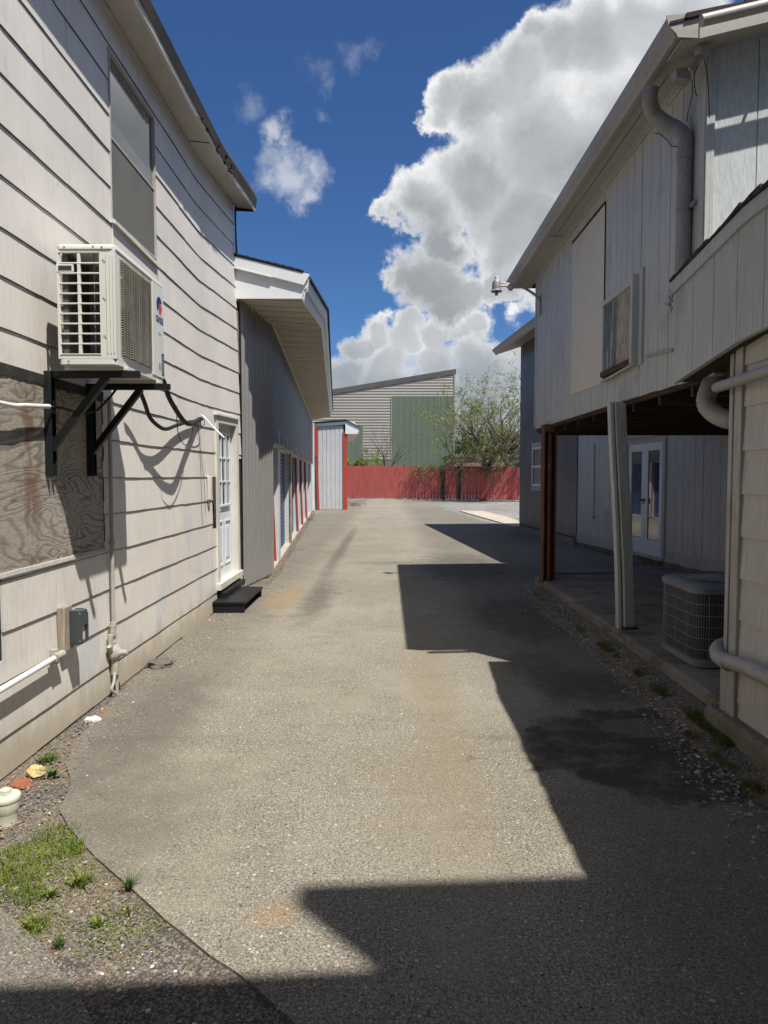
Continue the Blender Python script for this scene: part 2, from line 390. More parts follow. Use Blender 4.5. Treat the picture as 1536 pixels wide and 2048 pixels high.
paint('soffit_cream', (0.62,0.56,0.46), (0.66,0.60,0.50), 0.9, (1,1,1), 30, 0.04, 0.05, 0.5)
paint('gutter_paint', (0.33,0.30,0.265), (0.40,0.365,0.325), 1.1, (1,1,1), 30, 0.08, 0.1, 0.45, (0.22,0.20,0.19), 0.5, 2.2, spec=0.5)
paint('downpipe_paint', (0.255,0.24,0.225), (0.32,0.295,0.265), 1.5, (1,1,0.3), 30, 0.10, 0.1, 0.45, (0.17,0.16,0.15), 0.5, 3.0, spec=0.5)
paint('white_trim', (0.74,0.76,0.75), (0.68,0.70,0.70), 1.0, (1,1,1), 30, 0.05, 0.08, 0.4, (0.55,0.55,0.52), 0.3, 3.0, spec=0.5)
paint('warm_trim', (0.64,0.62,0.545), (0.58,0.555,0.48), 1.3, (1,1,0.1), 40, 0.08, 0.15, 0.55, (0.50,0.45,0.32), 0.5, 3.0)
paint('door_white', (0.66,0.70,0.73), (0.63,0.67,0.70), 0.8, (1,1,1), 20, 0.03, 0.03, 0.4, spec=0.5)
paint('soffit_beige', (0.48,0.45,0.41), (0.54,0.51,0.46), 0.9, (1,1,1), 30, 0.05, 0.08, 0.6, (0.40,0.37,0.33), 0.4)  # even beige tone of the house soffit and eave moulding
paint('galvanised', (0.27,0.262,0.25), (0.235,0.228,0.218), 0.9, (1,1,0.25), 22, 0.10, 0.05, 0.36, (0.34,0.29,0.22), 0.25, 1.2, metal=0.35, spec=0.5)
paint('garage_metal', (0.305,0.297,0.282), (0.28,0.272,0.26), 0.9, (1,1,0.25), 22, 0.03, 0.05, 0.42, (0.42,0.35,0.24), 0.35, 1.2, metal=0.35, spec=0.5)
paint('jamb_white', (0.62,0.63,0.62), (0.56,0.57,0.56), 1.2, (1,1,1), 25, 0.08, 0.1, 0.5, (0.45,0.42,0.35), 0.5, 3.0)
paint('red_paint', (0.40,0.055,0.04), (0.34,0.05,0.04), 0.9, (1,1,0.05), 30, 0.10, 0.2, 0.65, (0.30,0.07,0.055), 0.4, 2.0)
paint('fence_red', (0.55,0.115,0.095), (0.46,0.105,0.09), 0.6, (1,1,0.05), 14, 0.10, 0.2, 0.75, (0.38,0.11,0.09), 0.4, 1.2)
paint('rust_red', (0.20,0.068,0.040), (0.12,0.050,0.034), 2.0, (1,1,0.3), 40, 0.2, 0.5, 0.8, (0.06,0.035,0.025), 0.8, 5.0, flake=(0.34,0.25,0.19), fscale=(26,26,10), fthr=0.63)
paint('blue_door', (0.03,0.065,0.17), (0.025,0.055,0.14), 1.0, (1,1,1), 20, 0.05, 0.05, 0.4)
paint('shed_metal', (0.50,0.515,0.53), (0.46,0.475,0.49), 0.6, (1,1,0.2), 14, 0.06, 0.05, 0.5, (0.40,0.40,0.38), 0.3)
paint('ribbed_beige', (0.30,0.28,0.245), (0.275,0.255,0.225), 0.15, (1,1,1), 6, 0.04, 0.05, 0.5)
paint('green_cladding', (0.12,0.155,0.105), (0.11,0.142,0.098), 0.15, (1,1,0.2), 6, 0.05, 0.05, 0.5)
paint('dark_trim', (0.10,0.095,0.085), (0.085,0.08,0.07), 0.5, (1,1,1), 10, 0.05, 0.05, 0.6)
paint('shingle', (0.025,0.023,0.022), (0.04,0.036,0.033), 2.0, (1,1,1), 160, 0.35, 0.6, 0.9, (0.10,0.085,0.07), 0.5, 6.0)
paint('rolled_roofing', (0.045,0.042,0.038), (0.085,0.068,0.05), 1.3, (1,1,1), 200, 0.4, 0.6, 0.9, (0.045,0.042,0.04), 0.8, 2.0)
paint('black_felt', (0.028,0.026,0.025), (0.05,0.045,0.04), 3.0, (1,1,1), 60, 0.3, 0.6, 0.9, (0.12,0.10,0.08), 0.4, 8.0)
paint('brown_felt', (0.075,0.066,0.056), (0.045,0.04,0.035), 3.0, (1,1,1), 60, 0.3, 0.6, 0.9, (0.14,0.12,0.10), 0.4, 8.0)
paint('black_steel', (0.008,0.009,0.010), (0.011,0.012,0.013), 2.0, (1,1,1), 60, 0.1, 0.1, 0.5, spec=0.3)
paint('grey_steel', (0.05,0.062,0.070), (0.045,0.056,0.062), 2.0, (1,1,1), 60, 0.05, 0.08, 0.4, spec=0.5)
paint('bracket_steel', (0.012,0.016,0.019), (0.010,0.013,0.016), 2.0, (1,1,1), 60, 0.05, 0.08, 0.5, spec=0.35)
paint('rubber_hose', (0.012,0.012,0.012), (0.02,0.02,0.02), 8.0, (1,1,1), 60, 0.2, 0.5, 0.7)
paint('unit_white', (0.66,0.66,0.60), (0.63,0.63,0.575), 1.0, (1,1,1), 30, 0.03, 0.03, 0.38, (0.55,0.53,0.45), 0.25, 4.0, spec=0.5)
paint('coil_dark', (0.17,0.15,0.125), (0.20,0.18,0.15), 3.0, (1,1,40), 30, 0.3, 0.4, 0.6, metal=0.3)
paint('fan_plastic', (0.035,0.035,0.036), (0.05,0.05,0.05), 2.0, (1,1,1), 20, 0.05, 0.05, 0.45)
paint('grille_wire', (0.66,0.62,0.50), (0.60,0.56,0.45), 2.0, (1,1,1), 20, 0.05, 0.05, 0.4, metal=0.4)
paint('pvc_white', (0.72,0.73,0.70), (0.68,0.69,0.66), 2.0, (1,1,1), 30, 0.04, 0.04, 0.35, spec=0.5)
paint('pvc_cream', (0.62,0.62,0.50), (0.56,0.56,0.45), 3.0, (1,1,1), 60, 0.08, 0.1, 0.45, (0.42,0.40,0.32), 0.5, 20)
paint('pipe_grey', (0.40,0.38,0.345), (0.36,0.34,0.31), 2.0, (1,1,1), 30, 0.08, 0.08, 0.5, (0.25,0.20,0.14), 0.45, 4.0, spec=0.45)
paint('painted_iron', (0.42,0.39,0.34), (0.34,0.315,0.275), 6.0, (1,1,1), 60, 0.15, 0.25, 0.6, (0.20,0.17,0.13), 0.5, 14.0)
paint('raw_wood', (0.33,0.275,0.205), (0.26,0.215,0.16), 3.0, (1,1,0.05), 60, 0.35, 0.4, 0.8, (0.14,0.11,0.08), 0.5, 6.0)
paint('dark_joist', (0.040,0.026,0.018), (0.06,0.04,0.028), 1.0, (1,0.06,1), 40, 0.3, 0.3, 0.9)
paint('brown_sill', (0.075,0.035,0.022), (0.10,0.05,0.03), 3.0, (1,0.1,1), 40, 0.3, 0.3, 0.8)
paint('osb_left', (0.15,0.16,0.17), (0.115,0.122,0.13), 3.0, (1,1,0.08), 70, 0.4, 0.4, 0.85, flake=(0.42,0.40,0.36), fscale=(22,22,2.6), fthr=0.55)
paint('osb_right', (0.40,0.36,0.30), (0.32,0.29,0.245), 4.0, (1,1,0.08), 90, 0.5, 0.4, 0.85, (0.13,0.115,0.10), 0.5, 12.0)
paint('condenser_case', (0.20,0.205,0.215), (0.175,0.18,0.19), 2.0, (1,1,1), 30, 0.05, 0.05, 0.45, spec=0.5)
paint('lamp_metal', (0.30,0.30,0.305), (0.26,0.26,0.265), 4.0, (1,1,1), 30, 0.08, 0.1, 0.45, metal=0.3)
paint('lamp_plastic', (0.62,0.63,0.62), (0.58,0.59,0.58), 4.0, (1,1,1), 30, 0.05, 0.05, 0.4)
paint('post_green', (0.035,0.055,0.045), (0.06,0.07,0.06), 2.0, (1,1,0.2), 20, 0.2, 0.2, 0.7, (0.20,0.18,0.15), 0.5, 4.0)
paint('mortar_wall', (0.30,0.28,0.25), (0.26,0.24,0.22), 0.5)
paint('bark', (0.11,0.09,0.07), (0.15,0.125,0.10), 3.0, (1,1,0.3), 20, 0.2, 0.5, 0.9)
paint('twig', (0.15,0.125,0.10), (0.20,0.165,0.13), 3.0)
paint('terracotta', (0.30,0.11,0.05), (0.24,0.09,0.045), 9.0, (1,1,1), 90, 0.2, 0.4, 0.85)
paint('yellow_stone', (0.55,0.42,0.18), (0.48,0.36,0.16), 14.0, (1,1,1), 90, 0.25, 0.6, 0.85)
paint('tar_chunk', (0.10,0.092,0.08), (0.15,0.135,0.115), 18.0, (1,1,1), 200, 0.5, 0.9, 0.95, (0.03,0.028,0.026), 0.8, 12.0)
paint('label_blue', (0.012,0.03,0.14), (0.012,0.03,0.14)); paint('label_red', (0.55,0.06,0.035), (0.55,0.06,0.035))
paint('label_grey', (0.30,0.32,0.34), (0.30,0.32,0.34)); paint('label_dark', (0.04,0.045,0.05), (0.05,0.055,0.06), 60)
paint('lap_shade_and_nails', (0.10,0.085,0.07), (0.06,0.052,0.045), 9.0)
paint('stone_a', (0.42,0.39,0.34), (0.34,0.32,0.29), 20); paint('stone_b', (0.24,0.22,0.20), (0.17,0.16,0.15), 20); paint('stone_c', (0.36,0.28,0.19), (0.28,0.21,0.15), 20); paint('stone_d', (0.13,0.115,0.10), (0.20,0.18,0.155), 20); paint('stone_w', (0.60,0.58,0.54), (0.50,0.49,0.46), 20)
paint('screen_mesh', (0.155,0.155,0.135), (0.135,0.135,0.12), 2.0, (1,1,1), 300, 0.2, 0.1, 0.7)
paint('lens_cream', (0.60,0.57,0.44), (0.55,0.52,0.40), 2.0)
paint('street_plaster', (0.42,0.37,0.31), (0.36,0.32,0.27), 0.5, (1,1,1), 30, 0.1, 0.2, 0.85)

def leafmat(name, a, b):
    s = NB(name); col = s.mix(s.mr(s.noise(s.o, 9.0, 4, 0.6), 0.35, 0.65), a, b)
    s.done(col, 0.55, 0, 0.35)
    tr = s.n('ShaderNodeBsdfTranslucent'); s.l(col, tr.inputs[0])
    mx = s.n('ShaderNodeMixShader'); mx.inputs[0].default_value = 0.35
    s.l(s.b.outputs[0], mx.inputs[1]); s.l(tr.outputs[0], mx.inputs[2])
    o = s.t.nodes['Material Output']; s.l(mx.outputs[0], o.inputs[0])
leafmat('leaf_fresh', (0.27,0.31,0.08), (0.16,0.21,0.05)); leafmat('leaf_olive', (0.10,0.115,0.045), (0.065,0.08,0.03))
leafmat('grass_green', (0.24,0.29,0.05), (0.14,0.20,0.03)); leafmat('weed_green', (0.10,0.17,0.04), (0.07,0.12,0.03))
leafmat('dry_grass', (0.36,0.33,0.16), (0.28,0.24,0.12)); leafmat('shade_grass', (0.16,0.20,0.045), (0.10,0.13,0.03))

def glass(name, col, rough=0.04, spec=0.8, coat=1.0):
    s = NB(name); s.done(s.mix(s.mr(s.noise(s.o, 1.5, 3, 0.5), 0.4, 0.6), col, tuple(x*0.8 for x in col)), rough, 0, spec)
    s.b.inputs['Coat Weight'].default_value = coat; s.b.inputs['Coat Roughness'].default_value = 0.02
glass('window_glass', (0.10,0.11,0.12), 0.05); glass('door_glass', (0.02,0.024,0.026), 0.03); glass('curtain_glass', (0.06,0.066,0.07), 0.35, 0.3, 0.1)

def m_brick():
    s = NB('brick'); b = s.n('ShaderNodeTexBrick')
    mp = s.n('ShaderNodeMapping'); s.l(s.o, mp.inputs[0]); mp.inputs['Rotation'].default_value = (R(90),0,0)
    s.l(mp.outputs[0], b.inputs[0])
    b.inputs['Color1'].default_value = (0.24,0.11,0.07,1); b.inputs['Color2'].default_value = (0.16,0.075,0.05,1); b.inputs['Mortar'].default_value = (0.30,0.26,0.22,1)
    b.inputs['Scale'].default_value = 1.0; b.inputs['Brick Width'].default_value = 0.42; b.inputs['Row Height'].default_value = 0.14; b.inputs['Mortar Size'].default_value = 0.014
    s.done(b.outputs[0], 0.9, 0, 0.2)
m_brick()

# ------------------------------------------------------------------ mesh helpers
class MB:
    def __init__(s): s.v = []; s.f = []; s.m = []; s.k = []
    def add(s, vs, fs, m=0):
        k = len(s.v); s.k.append((k, len(s.f))); s.v += [tuple(x) for x in vs]
        for f in fs: s.f.append(tuple(i+k for i in f)); s.m.append(m)
        return s
    def runs(s):
        e = s.k + [(len(s.v), len(s.f))]
        return [(e[i][0], e[i+1][0], e[i][1], e[i+1][1]) for i in range(len(s.k))]
    def quad(s, a, b, c, d, m=0): return s.add([a,b,c,d], [(0,1,2,3)], m)
    def hexa(s, p, m=0):  # 0-3 bottom loop, 4-7 top loop
        return s.add(p, [(3,2,1,0),(4,5,6,7),(0,1,5,4),(1,2,6,5),(2,3,7,6),(3,0,4,7)], m)
    def box(s, x0, x1, y0, y1, z0, z1, m=0):
        return s.hexa([(x0,y0,z0),(x1,y0,z0),(x1,y1,z0),(x0,y1,z0),(x0,y0,z1),(x1,y0,z1),(x1,y1,z1),(x0,y1,z1)], m)
    def prism(s, poly, vec, m=0):
        n = len(poly); vec = Vector(vec); a = [Vector(p) for p in poly]
        return s.add(a + [p+vec for p in a], [tuple(range(n-1,-1,-1)), tuple(range(n,2*n))] + [(i,(i+1)%n,(i+1)%n+n,i+n) for i in range(n)], m)
    def loft(s, rings, m=0, closed=True, caps=True):
        k = len(rings[0]); vs = [p for r in rings for p in r]; fs = []
        for i in range(len(rings)-1):
            for j in range(k if closed else k-1):
                a, b = i*k+j, i*k+(j+1)%k; fs.append((a, b, b+k, a+k))
        if caps and closed: fs += [tuple(range(k-1,-1,-1)), tuple(range((len(rings)-1)*k, len(rings)*k))]
        return s.add(vs, fs, m)
    def bar(s, a, b, wd, ht, up=(0,0,1), m=0):
        a = Vector(a); b = Vector(b); d = (b-a).normalized(); sd = d.cross(Vector(up)).normalized(); u = sd.cross(d)
        q = lambda p: [p-sd*wd/2-u*ht/2, p+sd*wd/2-u*ht/2, p+sd*wd/2+u*ht/2, p-sd*wd/2+u*ht/2]
        return s.loft([q(a), q(b)], m)
    def tube(s, pts, r, seg=12, m=0, caps=True, rib=0):
        pts = [Vector(p) for p in pts]; rs = r if isinstance(r, (list, tuple)) else [r]*len(pts)
        rings = []; ref = None
        for i, p in enumerate(pts):
            d = (pts[min(i+1,len(pts)-1)] - pts[max(i-1,0)]).normalized()
            if ref is None: ref = Vector((0,0,1)) if abs(d.z) < 0.9 else Vector((1,0,0))
            a = d.cross(ref).normalized(); b = a.cross(d).normalized(); ref = b
            rings.append([p + (a*math.cos(t*2*math.pi/seg) + b*math.sin(t*2*math.pi/seg))*rs[i] for t in range(seg)])
        return s.loft(rings, m, True, caps)
    def lathe(s, c, prof, seg=24, axis='Z', m=0):
        c = Vector(c); rings = []
        for r, h in prof:
            ring = []
            for t in range(seg):
                a = t*2*math.pi/seg; x, y = r*math.cos(a), r*math.sin(a)
                ring.append(c + (Vector((x,y,h)) if axis=='Z' else Vector((h,x,y)) if axis=='X' else Vector((y,h,x))))
            rings.append(ring)
        return s.loft(rings, m)
    def build(s, name, mats, parent=None, smooth=False, bevel=0.0, origin=None, sharp=35):
        if isinstance(mats, str): mats = [mats]
        o3 = Vector(parent['_w']) if parent is not None else (Vector(origin) if origin else Vector((0,0,0)))
        me = bpy.data.meshes.new(name); me.from_pydata([tuple(Vector(p)-o3) for p in s.v], [], s.f)
        for q in mats: me.materials.append(MATS[q])
        me.polygons.foreach_set('material_index', s.m)
        if smooth:
            me.polygons.foreach_set('use_smooth', [True]*len(me.polygons)); 
            try: me.set_sharp_from_angle(angle=R(sharp))
            except Exception: pass
        me.update()
        o = bpy.data.objects.new(name, me); COL.objects.link(o)
        if parent is not None: o.parent = parent
        elif origin: o.location = o3
        o['_w'] = tuple(o3)
        if bevel:
            b = o.modifiers.new('bevel', 'BEVEL'); b.width = bevel; b.segments = 2; b.limit_method = 'ANGLE'; b.angle_limit = R(40)
        return o
def each(mb, name, mats, parent=None, smooth=False, bevel=0.0):
    for i, (v0, v1, f0, f1) in enumerate(mb.runs()):
        q = MB(); q.v = mb.v[v0:v1]; q.f = [tuple(j-v0 for j in f) for f in mb.f[f0:f1]]; q.m = mb.m[f0:f1]; q.build(name, mats, parent, smooth, bevel)
def tag(o, label, cat, group=None):
    o['label'] = label; o['category'] = cat
    if group: o['group'] = group
    return o
def thing(name, label, cat, loc, group=None):
    o = bpy.data.objects.new(name, None); COL.objects.link(o); o.location = loc; o['_w'] = tuple(loc)
    o.empty_display_size = 0.2
    return tag(o, label, cat, group)
def struct(o, kind='structure'): o['kind'] = kind; return o
def smooth_path(pts, n=8):
    pts = [Vector(p) for p in pts]; out = []
    P_ = [pts[0]*2-pts[1]] + pts + [pts[-1]*2-pts[-2]]
    for i in range(1, len(P_)-2):
        a, b, c, d = P_[i-1:i+3]
        for k in range(n):
            t = k/n
            out.append(0.5*((2*b)+(c-a)*t+(2*a-5*b+4*c-d)*t*t+(3*b-a-3*c+d)*t**3))
    out.append(pts[-1]); return out
def text_mesh(mb, txt, size, mat4, m=0, bold=0.0, font_scale=1.0):
    cu = bpy.data.curves.new('lettering', 'FONT'); cu.body = txt; cu.size = size; cu.align_x = 'CENTER'; cu.align_y = 'CENTER'
    cu.offset = bold; cu.fill_mode = 'BOTH'; cu.extrude = 0.0006
    ob = bpy.data.objects.new('lettering', cu); COL.objects.link(ob)
    dg = bpy.context.evaluated_depsgraph_get(); dg.update()
    me = ob.evaluated_get(dg).to_mesh()
    vs = [mat4 @ Vector((v.co.x*font_scale, v.co.y, v.co.z)) for v in me.vertices]; fs = [tuple(p.vertices) for p in me.polygons]
    mb.add(vs, fs, m)
    ob.evaluated_get(dg).to_mesh_clear(); bpy.data.objects.remove(ob); bpy.data.curves.remove(cu)

# ================================================================== GROUND
def G(px, py, z=0.0): p = PX(px, py, Z=z); return (p.x, p.y)
struct(MB().quad((-400,-60,-0.03),(400,-60,-0.03),(400,900,-0.03),(-400,900,-0.03)).build('ground', 'lot_gravel'))
def sheet(poly, z, mat, name, thick=0.03, jit=0.0, sub=0.12):
    pts = []
    for i in range(len(poly)):
        a = Vector((*poly[i],0)); b = Vector((*poly[(i+1)%len(poly)],0)); L = (b-a).length
        n = max(1, min(200, int(L/sub))) if jit and L < 30 else 1
        for k in range(n):
            p = a.lerp(b, k/n)
            if jit and k: p += Vector((mnoise.noise(p*9), mnoise.noise(p*9+Vector((5,5,5))), 0))*jit
            pts.append((p.x, p.y))
    from mathutils.geometry import delaunay_2d_cdt
    n = len(pts); vo, eo, fo_, _a, _b, _c = delaunay_2d_cdt([Vector(p) for p in pts], [], [list(range(n))], 1, 1e-6)
    mb = MB(); mb.add([(v.x, v.y, z) for v in vo], [tuple(f) if (vo[f[1]]-vo[f[0]]).cross(vo[f[2]]-vo[f[0]]) > 0 else tuple(reversed(f)) for f in fo_])
    for i in range(n): a, b = pts[i], pts[(i+1)%n]; mb.quad((*a, z-thick), (*b, z-thick), (*b, z), (*a, z))
    return struct(mb.build(name, mat))
edgeL = [(437,1220),(385,1256),(335,1300),(275,1352),(210,1414),(152,1480),(132,1530),(142,1570),(118,1618),(136,1650),(190,1712),(262,1775),(330,1838),(420,1910),(520,1982),(590,2046)]
edgeR = [(1536,1572),(1450,1478),(1392,1420),(1300,1352),(1240,1300),(1180,1235),(1120,1180),(1085,1150)]
pl = [G(*p) for p in edgeL]; pr = [G(*p) for p in edgeR]
poly = [(-3.05,30.0),(-2.45,21.0),(-1.90,13.5),(-1.74,11.2),(-1.75,9.4)] + pl + [(-0.25,1.4),(0.1,0.6),(0.1,-0.6),(3.2,-0.6),(2.2,2.2)] + pr + [(2.3,9.9),(5.2,10.2),(4.9,15.9),(4.15,22.6),(3.4,25),(2.7,34),(3.0,47),(-3.6,50.6),(-3.6,33.5)]
sheet(poly, 0.0, 'asphalt', 'driveway', 0.03, 0.012)
# dark dirt and gravel beside the walls, and the old asphalt corner
sheet([(-2.3,-0.6),(0.3,-0.6),(0.3,2.9),(-1.0,6.0),(-1.6,10.5),(-1.7,13),(-2.9,31),(-3.6,31),(-3.6,-0.6)], -0.012, 'gravelly_dirt', 'dirt_strip', 0.015)
sheet([(1.5,3.0),(3.4,-0.6),(4.4,-0.6),(4.4,22.2),(3.6,22.2),(1.7,10.2),(1.6,6)], -0.013, 'gravelly_dirt', 'dirt_strip', 0.014)
sheet([G(-260,1560),G(-20,1795),G(60,1868),G(128,1948),G(170,2010),G(196,2075),(-1.02,1.3),(-1.0,-0.6),(-2.04,-0.6),(-2.04,2.2)], 0.0, 'old_asphalt', 'pavement', 0.03, 0.008)
sheet([G(918,1021),G(965,1022),G(1010,1032),G(1050,1046),G(1075,1060),(4.0,21.9),G(1040,1057),G(985,1040),G(945,1029)], 0.004, 'pale_concrete', 'path', 0.02, 0.03, 0.4)

def vz(x): return max(0.0, min(.135, .135*(x-1.80)/.26))
rg_ = []
for k in range(60):
    y = 10.1-10.7*k/59; f = min(1, max(0, (10.0-y)/.5)); j = .10*mnoise.noise(Vector((y*1.3,2,2)))
    rg_.append([(1.80+j*.6,y,-.012),(1.88+j*.3,y,vz(1.88)*f*.9+.008*mnoise.noise(Vector((y*5,1,1)))),(1.98,y,vz(1.98)*f+.010*mnoise.noise(Vector((y*6,4,1)))),(2.12,y,.135*f),(2.12,y,-.02)])
struct(MB().loft(rg_).build('dirt_strip','gravelly_dirt'))
def stones(name, spots, mats, seed=1, label=None):
    rnd = random.Random(seed); mb = MB()
    for (x, y, z, r) in spots:
        ax, ay, az = r*rnd.uniform(.7,1.3), r*rnd.uniform(.6,1.1), r*rnd.uniform(.4,.75); rot = rnd.uniform(0, 6.28)
        n = 6; vs = []
        for (h, k) in ((-.6,.55),(0,1.0),(.6,.62)):
            for i in range(n):
                a = i*6.283/n + h; q = k*rnd.uniform(.8,1.15)
                X, Y = ax*q*math.cos(a), ay*q*math.sin(a)
                vs.append((x+X*math.cos(rot)-Y*math.sin(rot), y+X*math.sin(rot)+Y*math.cos(rot), z+az*h*rnd.uniform(.85,1.1)))
        vs.append((x,y,z-az)); vs.append((x,y,z+az*0.75))
        fs = []
        for l in (0, n):
            for i in range(n): fs.append((l+i, l+(i+1)%n, l+n+(i+1)%n, l+n+i))
        for i in range(n): fs.append((3*n, (i+1)%n, i)); fs.append((3*n+1, 2*n+i, 2*n+(i+1)%n))
        mb.add(vs, fs, rnd.choices(range(len(mats)), [5,5,3,.45][:len(mats)])[0])
    return struct(mb.build(name, mats), 'stuff')
rnd = random.Random(3); spots = []
def along(poly2, n, spread, rmin, rmax, z=0.0):
    seg = [(Vector(a), Vector(b)) for a, b in zip(poly2, poly2[1:])]; L = [ (b-a).length for a,b in seg]
    for _ in range(n):
        a, b = rnd.choices(seg, L)[0]; p = a.lerp(b, rnd.random()); d = (b-a).normalized(); nn = Vector((-d.y, d.x))
        o = abs(rnd.gauss(0, spread)); r = rmin*(rmax/rmin)**(rnd.random()**2)
        p = p + nn*o
        spots.append((p.x, p.y, z+r*0.25, r))
along([(-2.0,3.0),(-1.99,5.0),(-1.99,8.4)][::-1], 5200, 0.24, 0.0025, 0.011)
along([(-1.72,9.3),(-1.85,11.5),(-2.5,20),(-3.2,30)][::-1], 1500, 0.14, 0.006, 0.02)
gravel_poly = [G(*p) for p in [(140,1590),(190,1730),(300,1840),(440,1950),(560,2050),(200,2050),(110,1950),(0,1790),(0,1600)]]
def inside(x, y, P_):
    c_ = False
    for i in range(len(P_)):
        x1,y1 = P_[i]; x2,y2 = P_[i-1]
        if (y1>y) != (y2>y) and x < (x2-x1)*(y-y1)/(y2-y1)+x1: c_ = not c_
    return c_
xs = [p[0] for p in gravel_poly]; ys = [p[1] for p in gravel_poly]; k = 0
while k < 4200:
    x = rnd.uniform(min(xs), max(xs)); y = rnd.uniform(min(ys), max(ys))
    if inside(x, y, gravel_poly):
        r = 0.0022*(4.6)**(rnd.random()**2.6); spots.append((x, y, -0.012+r*.2, r)); k += 1
stones('gravel', spots, ['stone_b','stone_d','stone_c','stone_w'], 5)
spots = []
along([(2.02,9.9),(2.03,8),(2.03,6),(2.03,4.6),(1.85,4.2),(1.9,1.8)][::-1], 2600, 0.12, 0.005, 0.018)
spots = [(4.06-x if False else x, y, z, r) for x,y,z,r in spots]
spots = [(q, y, z+vz(q), r) for q,y,z,r in [((min(x, 4.1-x) if x > 2.05 else x)-.02, y, z, r) for x,y,z,r in spots]]
stones('gravel', spots, ['stone_a','stone_b','stone_b','stone_w'], 6)
spots = [(rnd.uniform(-1.5,1.8), 2+rnd.random()**1.4*18, 0.002, rnd.uniform(0.004,0.011)) for _ in range(150)]
stones('gravel', spots, ['stone_a','stone_b','stone_b','stone_w'], 8)

# ================================================================== LEFT: WHITE SIDED HOUSE
def LW(Y, zr, dx=0.0):
    """bowed and racked house wall: real height above eye level -> point"""
    t = max(0.0, min(1.0, (Y-7.8)/2.15)); zz = zr
    X = -2.05
    if zr > 0: zz = zr*(1+0.093*t); X -= 0.08*t*zr/3.5
    return Vector((X+dx, Y, zz+1.6))
house = thing('sided_house', 'off-white house with sagging clapboard siding, boarded opening and glazed side door', 'house', (-2.05, 6.0, 0))
YE = 9.97
ratios = [-.78,-.675,-.533,-.40,-.267,-.133,0,.135,.27,.389,.521,.647,.78,.912,1.041,1.168,1.296,1.42,1.549,1.68]
zc = [r*2.05 for r in ratios]; zc[0] = -1.59
holes = [(2.4, 5.10, -.515, .585), (5.34, 6.36, 1.90, 3.13), (8.45, 9.72, -1.35, .70), (8.28,8.45,-.62,.0), (1.0,3.72,-.98,-.50), (9.75,10.1,-1.4,.22)]
rnd = random.Random(11)
def covered(y, z): return any(a < y < b and c_ < z < d for a,b,c_,d in holes)
sid = MB()
for ci in range(len(zc)-1):
    z0, z1 = zc[ci], zc[ci+1]
    ys_ = [-0.6]; y = -0.6 + rnd.uniform(.3,1.0)
    while y < YE-0.25: ys_.append(y); y += rnd.choice([1.22,1.22,0.61,0.8])
    ys_.append(YE)
    ycuts = sorted(set([a for h in holes for a in h[:2] if -0.6 < a < YE]))
    for a, b in zip(ys_, ys_[1:]):
        dz = rnd.uniform(-.004,.004); dxx = rnd.uniform(0,.0025); g = rnd.choice([0.001,0.0018,0.003])
        cuts = [a+g] + [c_ for c_ in ycuts if a+g < c_ < b-g] + [b-g]
        for ya, yb in zip(cuts, cuts[1:]):
            zz = sorted(set([z0, z1] + [q for h in holes if h[0] < (ya+yb)/2 < h[1] for q in h[2:4] if z0 < q < z1]))
            for za, zb in zip(zz, zz[1:]):
                if covered((ya+yb)/2, (za+zb)/2): continue
                n = max(1, int((yb-ya)/0.14)); rings = []
                for k in range(n+1):
                    y = ya + (yb-ya)*k/n
                    wz = 0.0045*mnoise.noise(Vector((y*1.7, ci*3.1, 0))) + 0.002*mnoise.noise(Vector((y*9, ci, 4)))
                    wx = 0.004*mnoise.noise(Vector((y*2.3, ci*5.3, 9)))
                    th = lambda z: 0.0062*(1-(z-z0)/(z1-z0)) + 0.002 + dxx*.6 + .6*wx*(1-(z-z0)/(z1-z0))
                    zl = za + (dz+wz if za == z0 else 0) - (0.012 if za == z0 else 0)
                    zh = zb + (0.010 if zb == z1 else 0)
                    rings.append([LW(y, zl, 0), LW(y, zl, th(za)), LW(y, zh, th(zb) if zb != z1 else 0.001), LW(y, zh, 0)])
                sid.loft(rings)
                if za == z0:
                    sid.loft([[q[0]+Vector((.0005,0,-.0005)), q[1]+Vector((.0007,0,-.0005)), q[1]+Vector((.0007,0,.0038+.0025*mnoise.noise(q[1]*14))), q[0]+Vector((.0005,0,.004))] for q in rings], 1)  # dark lip: dirty board edge plus painted shade deepening the lap line
                    yn_ = ya+.03
                    while yn_ < yb:
                        p = LW(yn_, za+.035+rnd.uniform(-.006,.006), th(za)+.0006+dxx); q_ = rnd.uniform(.0018,.0032)
                        if rnd.random() < .8: sid.add([p+Vector((0,q_*math.cos(a_),q_*math.sin(a_))) for a_ in (0,1.05,2.1,3.14,4.2,5.2)],[(0,1,2,3,4,5)],1)
                        yn_ += rnd.uniform(.16,.28)
sid.build('wall_siding', ['painted_siding','lap_shade_and_nails'], house)
